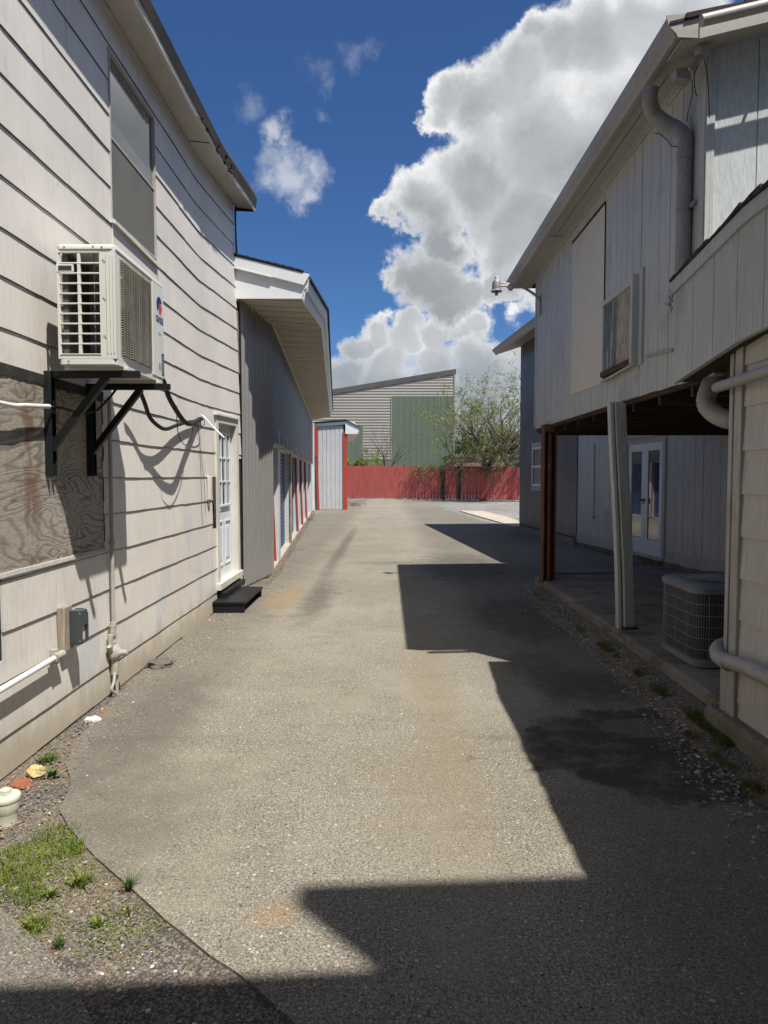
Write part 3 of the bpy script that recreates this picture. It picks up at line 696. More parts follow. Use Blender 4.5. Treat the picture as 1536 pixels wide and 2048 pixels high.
# body behind the siding (black felt shows in the gaps), with pockets at the openings
body = MB()
rows = [-1.6,-.515,.70,1.90,3.13,3.40]
def felt(y0,y1,z0,z1):
    n = max(1,int((y1-y0)/0.5))
    for k in range(n):
        a=y0+(y1-y0)*k/n; b=y0+(y1-y0)*(k+1)/n
        body.quad(LW(a,z0,-.003),LW(b,z0,-.003),LW(b,z1,-.003),LW(a,z1,-.003))
for (y0,y1,z0,z1) in [(-.6,8.45,-1.6,.70),(-.6,5.34,.70,3.5),(5.34,6.36,.70,1.90),(5.34,6.36,3.13,3.5),(6.36,YE,.70,3.5),(9.72,YE,-1.6,.70),(8.45,9.72,-1.6,-1.35)]: felt(y0,y1,z0,z1)
e0 = LW(YE,-1.6,-.003); e1 = LW(YE,3.5,-.003)
body.quad(e0,(-9,YE,0),(-9,YE,e1.z),e1)
body.quad((-9,-.6,0),(-2.053,-.6,0),(-2.053,-.6,5.1),(-9,-.6,5.1))
body.build('wall_felt', 'black_felt', house)
# torn black felt edge up the far corner
fe = MB(); prev = None
for k in range(15):
    z = 2.35 + k*0.075; wd = 0.012 + 0.012*abs(mnoise.noise(Vector((k*0.9,2,1))))
    p = LW(YE+0.004, z, 0.012); q = p + Vector((wd*1.6, 0.02, 0))
    if prev: fe.quad(prev[0], p, q, prev[1])
    prev = (p, q)
fe.build('corner_felt', 'black_felt', house)
cp = MB()
for (a, b, dx, w_) in ((1.75, 2.1, .02, .02), (1.3, 1.75, .014, .035)):
    cp.loft([[LW(YE-.02,z,0),LW(YE+w_,z,dx),LW(YE+w_,z,dx-.02),LW(YE,z,-.02)] for z in (a,b)])
each(cp,'corner_patch', 'galvanised', house)
# eaves: soffit, white board, rolled roofing over the edge
ysr = [-0.6+ (10.12+0.6)*k/52 for k in range(53)]
so_ = MB(); fa = MB(); ro = MB(); tr = MB()
def EV(Y, dx, zr):
    p = LW(min(Y, 9.97), zr, 0); return Vector((-2.05-0.06*max(0,min(1,(Y-7.8)/2.15))+dx, Y, p.z))
so_.loft([[EV(y,-.02,3.425),EV(y,.235,3.40),EV(y,.235,3.415),EV(y,-.02,3.44)] for y in ysr])
for yj in (7.42, 3.2):
    tr.loft([[EV(yj,.0,3.419),EV(yj+.012,.0,3.419),EV(yj+.012,.232,3.396),EV(yj,.232,3.396)],[EV(yj,.0,3.425),EV(yj+.012,.0,3.425),EV(yj+.012,.232,3.402),EV(yj,.232,3.402)]])
so_.build('soffit', 'soffit_beige', house)
each(tr,'soffit_joint', 'black_felt', house)
rg = []
for y in ysr:
    gone = 1.0 if not (6.9 < y < 8.6) else (0.25 + 0.5*max(0, mnoise.noise(Vector((y*7,0,0)))))
    wob = 0.006*mnoise.noise(Vector((y*2.2,1,1)))
    lo = 3.378 + (1-gone)*0.03
    rg.append([EV(y,.232,lo),EV(y,.254+wob,lo),EV(y,.262+wob,lo+0.010+0.040*gone),EV(y,.232,3.46)])
fa.loft(rg); fa.build('fascia_board', 'warm_trim', house)
rg = []
for y in ysr:
    j = 0.012*mnoise.noise(Vector((y*3,7,1))) + (0.02*mnoise.noise(Vector((y*11,7,1))) if 6.9 < y < 8.6 else 0)
    rg.append([EV(y,.225,3.432+j),EV(y,.268+j*.5,3.424+j),EV(y,.288,3.53),EV(y,.262,3.585),EV(y,-3.2,4.75),EV(y,-3.2,4.6),EV(y,-.1,3.48)])
ro.loft(rg); ro.build('roof', 'rolled_roofing', house)
rk = MB()   # black rake edge at the far end
rk.loft([[EV(10.10,dx,z-.02),EV(10.135,dx,z-.02),EV(10.135,dx,z+.05),EV(10.10,dx,z+.05)] for dx,z in ((-.02,3.41),(.25,3.40))])
rk.build('rake_edge', 'black_felt', house)
ch = MB(); rnd = random.Random(5)
for k in range(26):
    y = 6.95 + 1.65*rnd.random(); p = EV(y,.262,3.425+.04*rnd.random()); r = rnd.uniform(.012,.034)
    ch.hexa([p+Vector((rnd.uniform(-r,r)*.5-(.5-i%2)*r, (-1 if i in (0,3,4,7) else 1)*r*1.6, (-r if i<4 else r))) for i in range(8)])
each(ch,'broken_edge', ['black_felt'], house)
bt = MB()   # moulding where wall meets soffit
bt.loft([[LW(y,3.385,.0),LW(y,3.385,.018),LW(y,3.43,.024),LW(y,3.43,.0)] for y in [-.6+k*10.5/30 for k in range(31)]])
bt.build('eave_moulding', 'soffit_beige', house)
# window
def LB(mb, y0, y1, z0, z1, d0, d1, m=0):
    mb.hexa([LW(y0,z0,d0),LW(y0,z0,d1),LW(y1,z0,d1),LW(y1,z0,d0),LW(y0,z1,d0),LW(y0,z1,d1),LW(y1,z1,d1),LW(y1,z1,d0)], m)
wf = MB()
LB(wf,5.335,5.352,1.90,3.13,-.03,.016); LB(wf,6.343,6.36,1.90,3.13,-.03,.016)
LB(wf,5.352,6.343,3.105,3.13,-.03,.016); LB(wf,5.352,6.343,1.90,1.915,-.03,.014); LB(wf,5.352,6.343,2.495,2.51,-.02,.008)
win = wf.build('window', 'old_trim', house, bevel=.002)
g_ = MB(); LB(g_,5.352,6.343,2.51,3.105,-.014,-.008); pane = g_.build('pane', 'window_glass', win)
g_ = MB(); LB(g_,5.352,6.343,1.915,2.495,-.004,.001); g_.build('insect_screen', 'screen_mesh', win)
ap = MB(); LB(ap,5.345,6.37,1.60,1.88,.006,.016); ap.build('apron_panel', 'painted_siding', house)
sl = MB(); sl.loft([[LW(5.33,1.875,.0),LW(5.33,1.86,.045),LW(5.33,1.885,.045),LW(5.33,1.905,.0)],[LW(6.38,1.86,.0),LW(6.38,1.83,.04),LW(6.38,1.855,.04),LW(6.38,1.90,.0)]])
sl.build('window_sill', 'warm_trim', house)
# boarded opening
pb = MB(); LB(pb,2.4,5.10,-.515,.585,-.02,.004); ply = pb.build('plywood_board', 'weathered_plywood', house); ply['label'] = 'large weathered plywood sheet closing the old opening'
ed = MB(); rg=[]
for k in range(40):
    z = -.53 + k*1.13/39; w_ = .012+.02*abs(mnoise.noise(Vector((z*9,3,3))))
    rg.append([LW(5.095,z,.002),LW(5.095,z,.006),LW(5.10+w_,z,.006),LW(5.10+w_,z,.002)])
ed.loft(rg); rg=[]
for k in range(50):
    y = 2.4 + k*2.72/49; w_ = .02+.03*abs(mnoise.noise(Vector((y*6,1,3))))
    rg.append([LW(y,.565-w_,.003),LW(y,.565-w_,.010),LW(y,.60,.012),LW(y,.60,.003)])
ed.loft(rg); ed.build('torn_felt_edge', 'black_felt', house)
# siding patch below the board and torn felt at its left
rg=[]
for k in range(30):
    y = 3.70+k*1.42/29; w_ = .03+.012*mnoise.noise(Vector((y*5,1,8)))
    w_ *= .55; rg.append([LW(y,-.535,.002),LW(y,-.54,.016),LW(y,-.535+w_,.012),LW(y,-.535+w_,.002)])
MB().loft(rg).build('sill_strip', 'old_trim', house)
tf = MB(); vs_=[]
for k in range(14):
    z = -.50 - k*.034; y = 3.70 + .02*mnoise.noise(Vector((k*.8,0,0))) - (.07*(k/13)**3)
    vs_.append((LW(2.2,z,-.01), LW(y,z,.006+.01*mnoise.noise(Vector((k*.5,3,0)))) ))
for a,b in zip(vs_,vs_[1:]): tf.quad(a[0],a[1],b[1],b[0])
tf.build('torn_felt', 'brown_felt', house)
MB().quad(LW(2.2,-1.0,-.006),LW(3.75,-1.0,-.006),LW(3.75,-.5,-.006),LW(2.2,-.5,-.006)).build('dark_hole', 'black_felt', house)
# torn ragged strip by the door
tb = MB(); rg=[]
for k in range(20):
    z = -.62+k*.62/19; a = 8.30+.03*mnoise.noise(Vector((z*8,0,0)))+ (.12*(1-k/19)**2)
    rg.append([LW(a,z,.0),LW(a,z,.008),LW(8.46,z,.008),LW(8.46,z,.0)])
tb.loft(rg); tb.build('bare_sheathing', 'brown_felt', house)
# door
dr = thing_door = MB()
dr.hexa([LW(8.56,-1.29,-.10),LW(8.56,-1.29,-.055),LW(9.60,-1.29,-.055),LW(9.60,-1.29,-.10),LW(8.56,.62,-.10),LW(8.56,.62,-.055),LW(9.60,.62,-.055),LW(9.60,.62,-.10)])
door = dr.build('door', 'door_white', house, bevel=.002); door['label'] = 'white glazed door with nine panes and two raised panels'
fr = MB(); LB(fr,8.44,8.56,-1.36,.70,-.10,.028); LB(fr,9.60,9.72,-1.36,.70,-.10,.028); LB(fr,8.56,9.60,.62,.70,-.10,.028); LB(fr,8.40,9.76,.70,.725,-.02,.05)
fr.build('door_frame', 'warm_trim', house, bevel=.003)
th_ = MB(); LB(th_,8.42,9.74,-1.37,-1.29,-.10,.06); th_.build('threshold', 'warm_trim', house, bevel=.003)
lt = MB(); y0,y1,z0,z1 = 8.74,9.42,-.36,.50
for a in (y0-.03, y1): LB(lt,a,a+.03,z0-.03,z1+.03,-.056,-.032)
for a in (z0-.03, z1): LB(lt,y0,y1,a,a+.03,-.056,-.032)
for k in (1,2): y=y0+(y1-y0)*k/3; LB(lt,y-.012,y+.012,z0,z1,-.056,-.036)
for k in (1,2): z=z0+(z1-z0)*k/3; LB(lt,y0,y1,z-.012,z+.012,-.056,-.038)
lt.build('glazing_bars', 'door_white', door, bevel=.003)
g_ = MB(); LB(g_,y0,y1,z0,z1,-.056,-.051); g_.build('pane', 'door_glass', door)
rp = MB()
for (a,b) in ((8.70,9.02),(9.14,9.46)):
    for q in ((a,b,-1.14,-1.115),(a,b,-.59,-.565),(a,a+.025,-1.115,-.59),(b-.025,b,-1.115,-.59)): LB(rp,*q,-.056,-.044)
    LB(rp,a+.06,b-.06,-1.06,-.65,-.056,-.046)
rp.build('raised_panel', 'door_white', door, bevel=.004)
kb = MB(); c_ = LW(8.66,-.42,-.055); kb.lathe((c_.x,c_.y,c_.z),[(0.028,0),(0.028,.008),(.011,.012),(.011,.03),(.026,.038),(.028,.055),(.015,.066),(0.001,.068)],16,'X'); kb.build('door_knob','grille_wire',door,True)

# black step in front of the door
st = thing('door_step', 'low black wooden step on the ground under the white side door', 'step', (-1.86,8.8,0))
s1 = MB(); s1.box(-2.04,-1.655,8.20,9.36,.105,.135); s1.build('tread','black_steel',st,bevel=.006)
s1 = MB(); s1.box(-2.03,-1.67,8.215,8.24,0,.105); s1.box(-2.03,-1.67,9.32,9.345,0,.105); s1.box(-2.04,-1.99,8.24,9.32,0,.105); each(s1,'side_board','black_steel',st,bevel=.003)
s1 = MB(); s1.box(-2.05,-1.94,8.48,9.62,.135,.20); s1.build('back_board','black_steel',st,bevel=.004)

# ================================================================== AIR CONDITIONER ON THE WALL
ax0, ax1, ay0, ay1, az0, az1 = -1.90, -1.565, 4.13, 5.00, 2.245, 2.925
ac = thing('wall_air_conditioner', 'off-white outdoor air conditioner with louvred side, mounted high on the sided house wall', 'air conditioner', (-1.73,4.55,az0))
zt = az1-.028; zb = az0+.03
cs_ = MB()
def rr(x0,x1,y0,y1,z,r=.03,n=4):
    P_=[]
    for cx,cy,a0 in ((x1-r,y1-r,0),(x0+r,y1-r,90),(x0+r,y0+r,180),(x1-r,y0+r,270)):
        for k in range(n+1): a=R(a0+90*k/n); P_.append((cx+r*math.cos(a),cy+r*math.sin(a),z))
    return P_
t_ = MB(); t_.loft([rr(ax0-.004,ax1+.006,ay0-.006,ay1+.006,z,.035) for z in (zt,az1-.006)]+[rr(ax0,ax1+.002,ay0-.002,ay1,az1,.035)])
t_.build('top_cover','unit_white',ac,True,bevel=.002)
t_ = MB(); t_.loft([rr(ax0,ax1,ay0,ay1,z,.03) for z in (az0,zb)]); t_.build('base_pan','unit_white',ac,True)
# casing: posts and frames, open where the grilles are
t_ = MB()
t_.box(ax1-.055,ax1,ay0,ay0+.05,zb,zt); 
t_.box(ax1-.012,ax1,ay0+.05,ay0+.075,zb,zt); t_.box(ax1-.012,ax1,ay1-.245,ay1,zb,zt); t_.box(ax1-.012,ax1,ay0+.075,ay1-.245,zb,zb+.035); t_.box(ax1-.012,ax1,ay0+.075,ay1-.245,zt-.03,zt)
t_.box(ax0+.02,ax1-.012,ay1-.012,ay1,zb,zt)
for xx in (ax1-.05,ax1-.03,ax1-.012): t_.box(xx,xx+.006,ay0-.004,ay0,zb+.03,zt-.03)
t_.build('casing','unit_white',ac,bevel=.004)
sg = MB(); gx0,gx1 = ax0,ax1-.055; gz0,gz1 = zb+.03,zt-.02
sg.box(gx0,gx0+.018,ay0,ay0+.012,zb,zt); sg.box(gx1-.035,gx1,ay0,ay0+.012,zb,zt)
sg.box(gx0+.018,gx1-.035,ay0,ay0+.012,zb,gz0); sg.box(gx0+.018,gx1-.035,ay0,ay0+.012,gz1,zt)
xm = (gx0+gx1)/2-.012; sg.box(xm-.009,xm+.009,ay0-.002,ay0+.014,gz0,gz1)
for k in range(1,10):
    z = gz0+(gz1-gz0)*k/10; sg.box(gx0+.018,gx1-.035,ay0-.003,ay0+.008,z-.0045,z+.0045)
hz = gz0+(gz1-gz0)*8.5/10
sg.box(gx0-.002,xm-.03,ay0-.003,ay0+.008,hz-.022,hz+.022)
for q in ((gx0+.012,gx1-.03,gz0-.006,gz0),(gx0+.012,gx1-.03,gz1,gz1+.006)): sg.box(q[0],q[1],ay0-.004,ay0,q[2],q[3])
sg.build('side_grille','unit_white',ac,bevel=.003)
hd = MB(); hd.box(gx0+.012,xm-.04,ay0-.0045,ay0-.0035,hz-.013,hz+.013); hd.build('handle_recess','fan_plastic',ac)
sc = MB()
for (x,z) in ((gx0+.05,zt+.012),(ax1-.07,zt+.012),(gx0+.06,zb-.015),(ax1-.12,zt+.014)): sc.lathe((x,ay0-.009,z),[(.001,0),(.005,.001),(.005,.004)],8,'Y')
for k in (0,1,2):
    for j in (0,1): sc.lathe((gx1-.012+j*.008,ay0-.004,gz1-.04-k*.215-j*.01),[(.001,0),(.004,.001),(.004,.003)],8,'Y')
each(sc,'screw','coil_dark',ac)
cl_ = MB(); cl_.box(ax0+.02,ax0+.05,ay0+.03,ay1-.05,zb,zt-.005)
for k in range(70):
    z = zb+.01+k*(zt-zb-.03)/70; cl_.box(ax0+.012,ax0+.058,ay0+.03,ay1-.06,z,z+.0018)
cl_.build('coil','coil_dark',ac)
ip = MB(); ip.box(ax0+.19,ax0+.195,ay0+.06,ay0+.065,zb,zt)
fcx, fcy, fcz = ax1-.05, ay0+.075+(ay1-.245-ay0-.075)/2, (zb+zt)/2
for k in range(30):
    a = k*2*math.pi/30; b_ = (k+1)*2*math.pi/30; r_=.265
    ip.quad((ax1-.10,fcy+r_*math.cos(a),fcz+r_*math.sin(a)),(ax1-.10,fcy+r_*math.cos(b_),fcz+r_*math.sin(b_)),(ax1-.02,fcy+r_*math.cos(b_)*1.02,fcz+r_*math.sin(b_)*1.02),(ax1-.02,fcy+r_*math.cos(a)*1.02,fcz+r_*math.sin(a)*1.02))
ip.box(ax0+.06,ax0+.10,fcy-.05,fcy+.05,zb,zt)
ip.build('fan_shroud','condenser_case',ac)
fb = MB(); fb.lathe((fcx-.06,fcy,fcz),[(.001,0),(.06,.0),(.06,.05),(.03,.065),(.001,.066)],20,'X')
for k in range(3):
    a0 = R(20+120*k); rg=[]
    for j in range(7):
        r_ = .05+.20*j/6; wd = .30+.35*math.sin(j/6*math.pi); pp=[]
        for u in (-1,-.3,.4,1):
            a = a0+u*wd*.75+j*.05; x = fcx-.03+u*.025
            pp.append(Vector((x,fcy+r_*math.cos(a),fcz+r_*math.sin(a))))
        rg.append(pp + [p-Vector((.004,0,0)) for p in reversed(pp)])
    fb.loft(rg)
fb.build('fan','fan_plastic',ac,True)
fg = MB(); y0,y1,z0,z1 = ay0+.078,ay1-.25,zb+.038,zt-.033
nz = 40
for k in range(nz+1):
    z = z0+(z1-z0)*k/nz; pts=[]
    for j in range(25):
        u=j/24; y=y0+(y1-y0)*u; pts.append((ax1+.003+.016*math.sin(math.pi*u)**.5, y, z+.003*math.sin(u*math.pi*8)))
    fg.tube(pts,.0022,5)
for k in range(15):
    y = y0+(y1-y0)*k/14; u=k/14; x=ax1+.001+.016*math.sin(math.pi*u)**.5; fg.tube([(x,y,z0),(x,y,z1)],.0018,5)
fg.build('front_grille','grille_wire',ac,True)
# service panel and its marks
spn = MB(); spn.box(ax1,ax1+.006,ay1-.235,ay1-.005,zb+.0,zt-.002); sp = spn.build('service_panel','unit_white',ac,bevel=.003)
lx = ax1+.0068; my = ay1-.095
mk = MB(); cy, cz, r_ = my, zt-.135, .058
def disc(mb, cy, cz, r, a0, a1, x, m, n=20, ri=0.0):
    for k in range(n):
        a=R(a0+(a1-a0)*k/n); b_=R(a0+(a1-a0)*(k+1)/n)
        mb.quad((x,cy+ri*math.cos(a),cz+ri*math.sin(a)),(x,cy+r*math.cos(a),cz+r*math.sin(a)),(x,cy+r*math.cos(b_),cz+r*math.sin(b_)),(x,cy+ri*math.cos(b_),cz+ri*math.sin(b_)),m)
disc(mk,cy,cz,r_,25,235,lx,0)
mk.quad((lx+.0003,cy-.012,cz-.055),(lx+.0003,cy+.03,cz-.062),(lx+.0003,cy+.038,cz+.008),(lx+.0003,cy-.012,cz+.012),1)
disc(mk,cy+.008,cz-.006,.046,-75,10,lx+.0002,1)
M4 = Matrix(((0,0,1,lx),(1,0,0,my),(0,1,0,zt-.235),(0,0,0,1)))
text_mesh(mk,'GREE',.060,M4,0,.0015,1.15)
mk.build('brand_mark',['label_blue','label_red'],sp)
mk = MB(); M4 = Matrix(((0,0,1,lx),(1,0,0,my+.01),(0,1,0,zt-.325),(0,0,0,1)))
for q in (-.02,-.008,.004,.016): mk.box(lx-.0004,lx+.0004,my+q,my+q+.008,zt-.33,zt-.318)
mk.box(lx-.0004,lx+.0004,my-.02,my+.02,zt-.336,zt-.333)
mk.build('small_mark','label_grey',sp)
mk = MB(); mk.box(lx-.0004,lx+.0006,my+.035,my+.085,zb+.02,zb+.17); mk.box(lx-.0004,lx+.0006,my-.03,my+.02,zb+.05,zb+.095,1)
for k in range(9): mk.box(lx+.0006,lx+.0010,my+.040,my+.080,zb+.03+k*.014,zb+.036+k*.014,1)
mk.build('rating_sticker',['label_dark','label_grey'],sp)
ft = MB()
for y in (4.27,4.86):
    ft.box(ax0-.02,ax1+.02,y-.02,y+.02,az0-.018,az0)
each(ft,'mounting_foot','unit_white',ac,bevel=.002)
# steel brackets
def bracket(y, label):
    b = thing('wall_bracket', label, 'bracket', (-2.03,y,1.63), 'steel brackets under the air conditioner')
    m1 = MB(); m1.box(-2.05,-1.48,y-.02,y+.02,2.185,2.225); m1.build('arm','black_steel',b,bevel=.002)
    m1 = MB(); m1.box(-2.046,-2.040,y-.03,y+.03,1.60,2.225); m1.box(-2.040,-2.00,y-.03,y-.024,1.60,2.225); m1.box(-2.040,-2.00,y+.024,y+.03,1.60,2.225); m1.build('wall_channel','bracket_steel',b,bevel=.002)
    m1 = MB(); m1.bar((-2.02,y,1.76),(-1.68,y,2.19),.04,.045,(0,1,0)); m1.build('brace','black_steel',b,bevel=.002)
    m1 = MB()
    for z in (1.70,2.02): m1.lathe((-2.040,y+.0,z),[(.011,0),(.011,.008),(.006,.012),(.001,.013)],8,'X')
    each(m1,'bolt','lamp_metal',b)
bracket(4.27,'black steel bracket carrying the louvred end of the air conditioner, nearer the camera')
bracket(4.86,'black steel bracket carrying the panel end of the air conditioner, nearer the door')

# refrigerant lines, cables and tubes on the left wall
def hose(name, pts, r, mat, label, cat, group=None, seg=12):
    mb = MB(); pp = smooth_path(pts, 8); mb.tube(pp, r, seg)
    o = mb.build(name, mat, None, True, origin=tuple(pp[0])); return tag(o, label, cat, group)
end = PX(402,836,X=-2.0)
hose('insulated_hose',[PX(268,757,X=-1.915),PX(277,775,X=-1.92),PX(289,805,X=-1.925),PX(300,835,X=-1.93),PX(318,853,X=-1.94),PX(333,858,X=-1.96),PX(352,851,X=-1.985),PX(372,845,X=-2.0),PX(392,842,X=-2.01),PX(404,838,X=-2.03)],.017,'rubber_hose','black foam-covered hose drooping lowest from under the air conditioner','hose','black hoses of the air conditioner')
hose('insulated_hose',[PX(322,752,X=-1.80),PX(329,768,X=-1.81),PX(338,795,X=-1.82),PX(352,820,X=-1.82),PX(366,840,X=-1.825),PX(377,848,X=-1.84),PX(386,846,X=-1.93),PX(398,838,X=-2.03)],.021,'rubber_hose','thicker black hose falling steeply from the far corner of the air conditioner','hose','black hoses of the air conditioner')
hose('cable_loop',[PX(354,812,X=-1.81),PX(354,845,X=-1.82),PX(358,872,X=-1.83),PX(370,890,X=-1.84),PX(381,880,X=-1.87),PX(385,862,X=-1.90),PX(382,845,X=-1.96)],.004,'rubber_hose','thin black cable looping below the two hoses','cable')
hose('cable_loop',[PX(385,845,X=-1.99),PX(392,853,X=-1.97),PX(402,855,X=-1.97),PX(409,847,X=-1.97),PX(407,838,X=-1.99),PX(400,834,X=-2.02)],.004,'rubber_hose','small curled cable end at the wall hole beside the door','cable')
hose('drain_tube',[PX(400,830,X=-2.01),PX(408,834,X=-1.97),PX(425,853,X=-1.86),PX(449,876,X=-1.70)],.009,'pvc_white','white plastic drain tube sticking out from the wall in front of the door','tube')
hose('drain_tube',[(-1.99,2.6,2.015),PX(0,806,X=-1.985),PX(50,811,X=-1.99),PX(98,813,X=-1.99)],.0135,'pvc_white','white plastic tube crossing the plywood board to the first bracket','tube')
hose('power_cable',[PX(98,813,X=-1.99),PX(125,816,X=-1.97),PX(160,826,X=-1.96),PX(190,822,X=-1.93),PX(215,800,X=-1.85),PX(235,775,X=-1.78)],.008,'rubber_hose','grey cable sagging behind the brackets under the air conditioner','cable')
hose('wall_wire',[PX(394,842,X=-2.03),PX(401,900,X=-2.03),PX(408,960,X=-2.03),PX(412,1026,X=-2.03)],.0022,'rubber_hose','thin dark wire hanging down the siding left of the door','wire')
# doorbell-like box
db = thing('switch_box','small cream plastic box on the siding left of the door frame','box',tuple(PX(418,975,X=-2.03)))
q = PX(418,975,X=-2.03)
m1 = MB(); m1.box(-2.04,-2.0,q.y-.045,q.y+.045,q.z-.14,q.z+.13); m1.build('cover','warm_trim',db,bevel=.006)
m1 = MB(); m1.box(-2.04,-2.015,q.y-.02,q.y+.02,q.z-.20,q.z-.14); m1.build('cable_gland','warm_trim',db,bevel=.004)

# vertical conduit with gas regulator
cdx = -2.012; py_ = PX(222,1000,X=cdx).y
gp = thing('gas_riser','painted gas pipe rising up the siding beside the plywood board, regulator at its foot','pipe',(cdx,py_,0))
mb = MB(); mb.tube([(cdx,py_,.52),(cdx,py_,2.17)],.0145,12)
mb.tube([(cdx+.005,py_+.03,.0),(cdx+.005,py_+.03,.34)],.013,12); mb.build('riser','pipe_grey',gp,True)
mb = MB(); mb.tube([(cdx,py_,1.10),(cdx,py_,1.13)],.021,12); mb.tube([(cdx,py_,.49),(cdx,py_,.53)],.024,12); mb.tube([(cdx,py_,.40),(cdx,py_,.44)],.024,12); mb.tube([(cdx,py_,.40),(cdx,py_,.50)],.018,12)
each(mb,'coupling','painted_iron',gp,True)
zr_ = .30
mb = MB(); mb.lathe((cdx+.0,py_+.01,zr_),[(.02,-.035),(.045,-.03),(.062,-.012),(.068,-.004),(.068,.004),(.062,.012),(.05,.03),(.03,.045),(.022,.055),(.022,.095),(.014,.10)],24,'X')
mb.tube([(cdx,py_-.09,zr_+.07),(cdx,py_-.06,zr_+.03),(cdx,py_,zr_)],.016,10); mb.tube([(cdx,py_+.01,zr_-.16),(cdx,py_+.01,zr_)],.030,12)
mb.tube([(cdx,py_-.06,zr_+.06),(cdx,py_-.06,zr_+.15)],.020,10); mb.tube([(cdx,py_-.02,zr_+.13),(cdx,py_-.02,zr_+.21)],.022,10)
mb.build('regulator','painted_iron',gp,True)
mb = MB(); mb.tube(smooth_path([(cdx+.01,py_-.02,zr_-.14),(cdx+.015,py_-.05,zr_-.20),(cdx+.01,py_-.08,.05),(cdx+.03,py_-.03,.0)]),.011,10); mb.build('flexible_tail','pipe_grey',gp,True)

# step light on its board and the low white conduit
a = PX(117,1216,X=-2.03); b = PX(139,1206,X=-2.03); c_ = PX(128,1300,X=-2.03)
bd = thing('wall_light','grey metal wall light on a short raw board low on the siding','light',(-2.03,a.y,c_.z))
m1 = MB(); m1.box(-2.045,-1.995,a.y,a.y+.115,c_.z,a.z); m1.build('backing_board','raw_wood',bd,bevel=.004)
lp = PX(137,1222,X=-1.97); lz0 = lp.z-.225; lz1 = lp.z-.01; ly0 = a.y+.065; ly1 = ly0+.10
m1 = MB()
prof = [(-1.995,lz0),(-1.935,lz0),(-1.915,lz0+.015),(-1.915,lz1-.03),(-1.93,lz1-.006),(-1.95,lz1),(-1.995,lz1)]
m1.prism([(x,ly0,z) for x,z in prof],(0,.012,0)); m1.prism([(x,ly1-.012,z) for x,z in prof],(0,.012,0))
m1.box(-1.995,-1.917,ly0+.012,ly1-.012,lz1-.10,lz1-.003); m1.box(-1.995,-1.925,ly0+.012,ly1-.012,lz0,lz0+.02); m1.build('housing','grey_steel',bd,bevel=.004)
m1 = MB(); m1.box(-1.99,-1.935,ly0+.012,ly1-.012,lz0+.02,lz1-.10); m1.build('lens','lens_cream',bd)
m1 = MB()
for z in (lz0+.02,lz1-.02): m1.lathe((-1.93,ly0-.003,z),[(.001,0),(.005,.001),(.005,.004)],8,'Y')
each(m1,'screw','lamp_metal',bd)
p1 = PX(116,1312,X=-1.995); p0 = PX(0,1386,X=-1.995)
d_ = (p0-p1)
hp = thing('horizontal_conduit','bright white conduit pipe running low along the siding to a grey clamp','pipe',tuple(p1))
m1 = MB(); m1.tube([p1, (p1.x,p0.y,(p1.z+p0.z)/2), (p1.x,1.2,(p1.z+p0.z)/2-.02)],.017,14); m1.build('conduit','pvc_white',hp,True)
m1 = MB(); m1.tube([p1+Vector((0,-.05,0)),p1+Vector((0,.06,.0))],.024,14); m1.box(-2.04,-2.00,p1.y-.01,p1.y+.02,p1.z-.05,p1.z+.04); m1.tube([p1+Vector((0,-.055,0)),p1+Vector((0,-.045,0))],.028,14); m1.build('clamp','painted_iron',hp,True)

# ================================================================== GARAGE ROW
def GB(Y): return -1.88-0.0735*(Y-11.5)
gar = thing('garage_row','long grey corrugated garage building with white piers, blue roller doors and a deep cream soffit','garage building',(-2.2,20,0))
A0 = Vector((-2.07,9.99,0)); A1 = Vector((-1.88,11.5,0)); B1 = Vector((GB(32.6),32.6,0))
def corr(mb, a, b, z0, z1, per=.105, amp=.011, m=0, flip=1, zt=None):
    a = Vector((a[0],a[1],0)); b = Vector((b[0],b[1],0)); L = (b-a).length; d = (b-a)/L; n = Vector((d.y,-d.x,0))*flip
    k = max(4, int(L/per*8)); rings=[]
    for i in range(k+1):
        s = L*i/k; o = amp*math.cos(2*math.pi*s/per)
        p = a+d*s+n*o; t = zt(s/L) if zt else z1
        rings.append([Vector((p.x,p.y,z0)),Vector((p.x,p.y,t))])
    mb.loft(rings, m, closed=False, caps=False)
HZ = 2.15
w_ = MB(); corr(w_, A0, A1, .02, 4.07, .152, .034); corr(w_, A1, B1, HZ, 4.07, .16, .030)
ops = [(11.62,12.95),(13.38,16.45),(16.92,19.85),(20.30,22.70),(23.15,26.05),(26.55,29.85)]
w_.build('corrugated_wall','garage_metal',gar,True,sharp=80)
sc = MB()
for zz in (1.45,2.35,3.2):
    for k in range(9):
        p = A0.lerp(A1,(k+.5)/9.5); sc.lathe((p.x+.012,p.y,zz),[(.001,.004),(.006,.002),(.006,0)],6,'X')
each(sc,'roofing_screw','lamp_metal',gar)
bk = MB(); bk.hexa([(-2.12,10.0,0),(-1.95,11.5,0),(-1.95,11.62,0),(-9,11.62,0),(-2.12,10.0,4.05),(-1.95,11.5,4.05),(-1.95,11.62,4.05),(-9,11.62,4.05)])
bk.hexa([(GB(11.6)-.05,11.6,HZ+.02),(GB(32.5)-.05,32.5,HZ+.02),(-9,32.5,HZ+.02),(-9,11.6,HZ+.02),(GB(11.6)-.05,11.6,4.05),(GB(32.5)-.05,32.5,4.05),(-9,32.5,4.05),(-9,11.6,4.05)])
bk.build('inner_wall','dark_trim',gar)
pier = MB(); redm = MB()
prev = 11.55
ivs = [(12.95,13.38),(16.45,16.92),(19.85,20.30),(22.70,23.15),(26.05,26.55),(29.85,32.6)]
